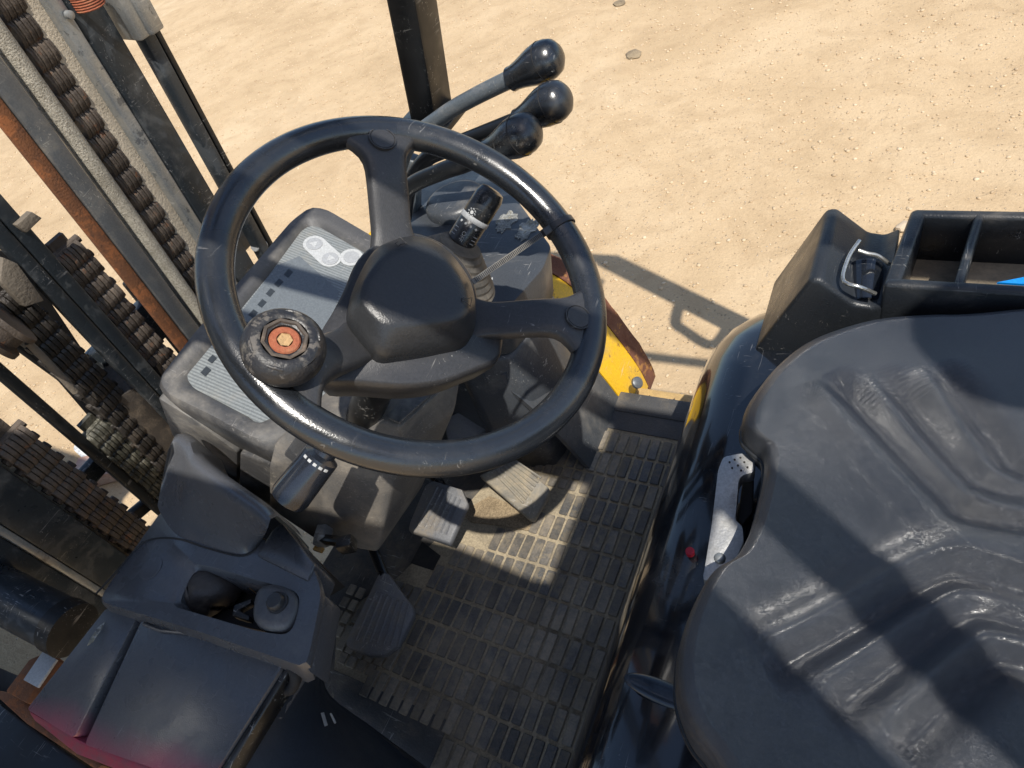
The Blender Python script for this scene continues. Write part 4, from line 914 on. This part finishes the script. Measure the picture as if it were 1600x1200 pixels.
# ---- engine hood
HP_ = [(-.285, .60), (-.262, .72), (-.246, .83), (-.232, .90), (-.212, .945), (-.18, .972), (-.13, .985), (-.05, .992), (.2, 1.0), (.9, 1.0)]
hp3 = smoothpath([(x, 0, z) for x, z in HP_], 4); rows3 = []
ys = [-.10, -.098, -.09, -.06, 0, .1, .2, .3, .4, .5, .6, .66, .70, .735, .765, .785, .797, .802]
for y in ys:
    e = max(0, (y - .66) / .145); s = 1 - math.sqrt(max(0, 1 - min(1, e) ** 2.2)); row = []
    for p in hp3: row.append(Vector((p.x + .10 * s, y, p.z - .05 * s * (1 if p.z > .8 else .3))))
    rows3.append(row)
rows3.append([Vector((p.x + .01, .803, min(p.z - .03, p.z))) for p in rows3[-1]]); rows3.append([Vector((p.x + .01, .80, .55)) for p in rows3[-2]])
b_ = B(); VV = [[b_.verts.new(p) for p in r] for r in rows3]
for i in range(len(VV) - 1):
    for j in range(len(VV[0]) - 1): b_.faces.new((VV[i][j], VV[i][j + 1], VV[i + 1][j + 1], VV[i + 1][j]))
bmesh.ops.recalc_face_normals(b_, faces=b_.faces)
HOOD = obj('engine_hood', b_, M['gloss'], FK, smooth=70)
b_ = B(); bmesh.ops.create_uvsphere(b_, u_segments=32, v_segments=16, radius=1.0)
bmesh.ops.transform(b_, matrix=Matrix.Translation(pz(1035, 1082, .984)) @ Matrix.Rotation(-.06, 4, 'Z') @ Matrix.Diagonal((.042, .012, .006, 1)), verts=b_.verts)
M['latch'] = material('blue_grey_latch', (.025, .034, .048), .25)
obj('hood_latch', b_, M['latch'], HOOD, smooth=180)
obj('red_glint', lathe(pz(1078, 861, .990), (0, 0, 1), [(.005, -.006), (.005, .0005)], 16), M['red'], HOOD)  # reflection of something red, painted on the hood as a spot
obj('yellow_corner', prism([py(x, y, .803) for x, y in ((1098, 628), (1112, 600), (1105, 650), (1094, 672))], (0, -.002, 0)), M['yellow'], HOOD)

# ---- seat
SEATZ = 1.092
so_px = [(1500, 515), (1440, 515), (1370, 519), (1310, 532), (1255, 553), (1212, 585), (1180, 623), (1161, 655), (1160, 680), (1175, 697), (1192, 712), (1193, 745), (1183, 795), (1168, 845), (1145, 884), (1112, 905), (1088, 942), (1068, 990), (1056, 1045), (1058, 1105), (1078, 1160), (1112, 1205)]
so = [pz(x, y, SEATZ - .020) for x, y in so_px]
so = [Vector((p.x, p.y, 0)) for p in so]
near = [Vector((-.03, .085, 0)), Vector((.05, .07, 0)), Vector((.2, .06, 0)), Vector((.42, .07, 0)), Vector((.5, .12, 0)), Vector((.52, .36, 0)), Vector((.5, .60, 0)), Vector((.42, .665, 0)), Vector((.2, .672, 0))]
outl = resample(smooth_closed(so + near, 5), 760)
def cr2(p): return pz(1040 + p[0] * .5833, 500 + p[1] * .5833, SEATZ)
ridges = [[(385, 175), (480, 285), (580, 395), (700, 525), (750, 570), (820, 598), (960, 625), (1100, 650)],
          [(520, 160), (650, 330), (770, 465), (820, 498), (880, 522), (960, 540), (1100, 565)],
          [(670, 140), (760, 285), (845, 405), (880, 435), (920, 452), (960, 465), (1100, 490)],
          [(225, 882), (340, 835), (480, 760), (600, 690), (680, 650), (740, 635), (820, 645), (960, 685), (1100, 720)],
          [(365, 992), (480, 925), (600, 840), (700, 770), (770, 735), (850, 735), (960, 765), (1100, 800)],
          [(540, 1100), (620, 1030), (720, 935), (800, 870), (860, 845), (960, 862), (1100, 890)]]
rid = []
for k, L_ in enumerate(ridges):
    P = smoothpath([cr2(p) for p in L_], 18); rid.append(np.array([(p.x, p.y) for p in P]))
def nss(a, b, x): t = np.clip((x - a) / (b - a), 0, 1); return t * t * (3 - 2 * t)
def seat_h(Q):
    x, y = Q[:, 0], Q[:, 1]; yy = (y - .36)
    h = .010 * (1 - np.minimum(1, (yy / .30) ** 2)) + .012 * nss(.05, .5, x) + .018 * np.abs(yy / .28) ** 3
    for kk, P in enumerate(rid):
        sg = 1. if kk < 3 else -1.
        for c0_ in range(0, len(Q), 15000):
            q = Q[c0_:c0_ + 15000]; d2 = ((q[:, None, :] - P[None]) ** 2).sum(2); i = d2.argmin(1); dist = np.sqrt(d2[np.arange(len(q)), i])
            tg = P[np.minimum(i + 2, len(P) - 1)] - P[np.maximum(i - 2, 0)]; tg /= np.linalg.norm(tg, axis=1)[:, None]; dv = q - P[i]
            side = tg[:, 0] * dv[:, 1] - tg[:, 1] * dv[:, 0]; along = tg[:, 0] * dv[:, 0] + tg[:, 1] * dv[:, 1]
            endf = np.exp(-np.maximum(0, np.abs(along) - .004) / .004) * nss(0, 12, i)
            o_s = side * sg; inn = np.maximum(0, -o_s); otw = np.maximum(0, o_s)
            prf = np.where(o_s < 0, .0100 * np.exp(-(inn / .018) ** 2), .0100 - .0230 * nss(0, .0240, otw)); prf = np.where(o_s > .0240, -.0130 * np.exp(-((otw - .0240) / .016) ** 2), prf)
            h[c0_:c0_ + 15000] += endf * prf
    return h
sc_c = Vector((.16, .36, 0)); OUT = np.array([(p.x, p.y) for p in outl]); CC = np.array((.16, .36))
prof = [(.93, -.075), (.985, -.06), (1.0, -.04), (1.0, -.028), (.996, -.02), (.99, -.013), (.98, -.007), (.967, -.003), (.952, -.001)]
levels = list(np.linspace(.94, .02, 170)); n = len(outl); XY, ZZ = [], []
for s_l, dz in prof:
    XY.append(CC + (OUT - CC) * s_l); ZZ.append(SEATZ + dz + seat_h(CC + (OUT - CC) * min(s_l, .95)) * (.9 if dz > -.03 else .45))
big_ = np.concatenate([CC + (OUT - CC) * s_l for s_l in levels]); zb = SEATZ + seat_h(big_)
VX = np.concatenate([np.concatenate(XY), big_]); VZ = np.concatenate([np.concatenate(ZZ), zb]); nr_ = len(prof) + len(levels)
idx = np.arange(nr_ * n).reshape(nr_, n); nx_ = np.roll(idx, -1, 1)
FQ = np.stack([idx[:-1], nx_[:-1], nx_[1:], idx[1:]], 2).reshape(-1, 4).tolist() + [idx[-1].tolist()]
me_ = bpy.data.meshes.new('seat_tmp'); me_.from_pydata(np.column_stack([VX, VZ]).tolist(), [], FQ); b_ = B(); b_.from_mesh(me_); bpy.data.meshes.remove(me_)
bmesh.ops.recalc_face_normals(b_, faces=b_.faces)
SEAT = obj('seat', b_, M['leather'], FK, smooth=80)
obj('seat_piping', tube([Vector((sc_c.x + (p.x - sc_c.x) * 1.001, sc_c.y + (p.y - sc_c.y) * 1.001, SEATZ - .036)) for p in outl], .003, 8, closed=True), M['boxp'], SEAT)
obj('seat_base', prism([Vector((sc_c.x + (p.x - sc_c.x) * .88, sc_c.y + (p.y - sc_c.y) * .9, SEATZ - .07)) for p in outl[::3]], (0, 0, -.04)), M['blackdull'], SEAT)
obj('seat_backrest', loft([[Vector((x + .15 * (z - 1.1), y, z)) for x, y in ((.50, .12), (.58, .10), (.60, .36), (.58, .62), (.50, .60), (.48, .36))] for z in (1.06, 1.2, 1.35, 1.46)]), M['leather'], SEAT)
# adjuster handle
hd_px = [(1130, 714), (1160, 708), (1180, 713), (1178, 738), (1160, 742), (1154, 750), (1150, 800), (1148, 812), (1160, 822), (1162, 845), (1148, 880), (1106, 908), (1098, 905), (1104, 870), (1112, 820), (1118, 770), (1122, 735)]
HZ = 1.035
def hz(y): return HZ + .0001 * (800 - y)
AH = obj('seat_adjuster_handle', prism(arcpts([pz(x, y, hz(y)) for x, y in hd_px], .004, 2), (0, .0, -.018), .003), M['alu'], FK)
bm = B()
for (x, y) in ((1140, 722), (1148, 718), (1157, 715), (1144, 731), (1153, 727), (1163, 722), (1168, 730), (1158, 735)):
    lathe(pz(x, y, hz(y) + .0005), (0, 0, 1), [(.0012, -.002), (.0012, .0003)], 8, bm=bm)
obj('handle_holes', bm, M['blackdull'], AH)
obj('handle_rivet', lathe(pz(1125, 873, hz(873)), (0, 0, 1), [(.006, -.002), (.006, .002), (.0045, .004), (.002, .0048)], 20), M['steel'], AH)
obj('handle_slider', prism([pz(x, y, 1.02) for x, y in ((1160, 752), (1178, 745), (1176, 800), (1160, 820), (1152, 812))], (0, 0, -.012), .002), M['blackdull'], AH)

# ---- storage box beside the seat
BZ = 1.12; y0, y1 = .664, .806
xs = lambda x, y: pz(x, y, BZ).x
prof_b = [(-.150, .955), (-.147, .985), (-.082, 1.118), (-.070, 1.120), (-.030, 1.083), (-.010, 1.080), (.006, 1.092), (.010, .955)]
bm = prism([(x, y0, z) for x, z in prof_b], (0, y1 - y0, 0), .006, 3)
SB = obj('storage_box', bm, M['boxp'], FK)
def wall(x0, x1, ya, yb, z0, z1, r=.005): return box(((x0 + x1) / 2, (ya + yb) / 2, (z0 + z1) / 2), (x1 - x0, yb - ya, z1 - z0), r, seg=3)
cx0 = -.003; a1 = xs(1408, 433); a2 = xs(1488, 437); b1 = xs(1505, 440)
nw, fw = pz(1410, 433, BZ).y, pz(1440, 336, BZ).y
bm = wall(cx0, .62, y0 - .001, nw, .955, BZ); merge(bm, wall(cx0 + .001, .621, fw, y1, .955, BZ - .0006)); merge(bm, wall(cx0 - .0005, a1, y0 + .002, y1 - .002, .955, BZ - .0003))
merge(bm, wall(a2, b1, y0 + .003, y1 - .003, .955, BZ - .0004)); shear = lambda v: Vector((v.x + .13 * (v.y - y0), v.y, v.z))
for v in bm.verts: v.co = shear(v.co)
obj('tray_walls', bm, M['boxp'], SB)
obj('tray_floor', box((.3, (y0 + y1) / 2, 1.045), (.58, y1 - y0 - .01, .01)), M['pocket'], SB)
obj('latch_recess', tube([py(1352, 420, .735), py(1352, 480, .68)], [.022, .022], 20), M['gloss'], SB)
def wz(x, y, z): return pz(x, y, z)
bm = tube(smoothpath([wz(1343, 376, 1.128), wz(1328, 398, 1.124), wz(1318, 425, 1.118), wz(1318, 438, 1.115), wz(1326, 444, 1.115), wz(1345, 449, 1.112), wz(1368, 459, 1.10)], 6), .0025, 10)
tube(smoothpath([wz(1341, 391, 1.122), wz(1355, 396, 1.118), wz(1372, 400, 1.112), wz(1390, 413, 1.10)], 6), .0025, 10, bm=bm)
obj('wire_latch', bm, M['wire'], SB)

# ---- other things
BL = prism([pz(1558, 441, 1.09), pz(1640, 425, 1.095), pz(1760, 470, 1.07), pz(1640, 446, 1.09)], (0, 0, -.003)); BLO = obj('blue_folder', BL, M['blue'], smooth=0)
tag(BLO, 'bright blue plastic sheet whose corner shows in the black storage tray', 'plastic sheet')
def rock(name, p, s, mat, label, cat, seed):
    rs = random.Random(seed); b2 = B(); bmesh.ops.create_icosphere(b2, subdivisions=2, radius=1.0)
    for v in b2.verts: v.co = Vector((v.co.x * s[0], v.co.y * s[1], v.co.z * s[2])) * rs.uniform(.85, 1.12)
    bmesh.ops.transform(b2, matrix=Matrix.Translation(Vector(p) + Vector((0, 0, s[2] * .45))) @ Matrix.Rotation(rs.uniform(0, 6), 4, 'Z'), verts=b2.verts)
    return tag(obj(name, b2, mat, smooth=30), label, cat)
rock('stone', pz(1411, 358, 0), (.028, .022, .02), M['stone'], 'largest pale stone on the sand, just behind the storage box', 'stone', 3)
rock('stone', pz(923, 432, 0), (.016, .013, .011), M['stone'], 'small pale stone beside the steering wheel rim', 'stone', 5)
rock('clay_lump', pz(990, 86, 0), (.06, .045, .012), M['dirt'], 'flat brown clay lump on the sand beyond the lever knobs', 'clay lump', 8)
rock('clay_lump', pz(968, 6, 0), (.05, .04, .01), M['dirt'], 'brown clay lump at the top edge of the photo', 'clay lump', 9)
bm = box(pz(180, 735, 0) + Vector((0, 0, .03)), (.30, .13, .06), .008, Matrix.Rotation(.5, 3, 'Z'))
tag(obj('brick', bm, M['brick']), 'pinkish brick lying on the ground seen between the mast chains', 'brick')
bm = prism(arcpts([pz(x, y, .02) for x, y in ((112, 700), (128, 682), (155, 690), (160, 715), (135, 722))], .03, 3), (0, 0, -.015), .004)
tag(obj('plastic_scrap', bm, M['whitemark']), 'white plastic scrap on the ground beside the pinkish brick', 'plastic scrap')

SH = empty('blocker', (-2.5, -.9, 0)); tag(SH, 'unseen grey block added left of the forklift mast to shade the ground', 'blocker')  # block out of view, added to shade the ground at lower left
obj('blocker_body', box((-2.5, -.95, 1.15), (1.9, 1.2, 2.3), .01), M['greysteel'], SH)
obj('blocker_top', box((-2.5, -.95, 2.33), (2.0, 1.3, .05), .01), M['greysteel'], SH)
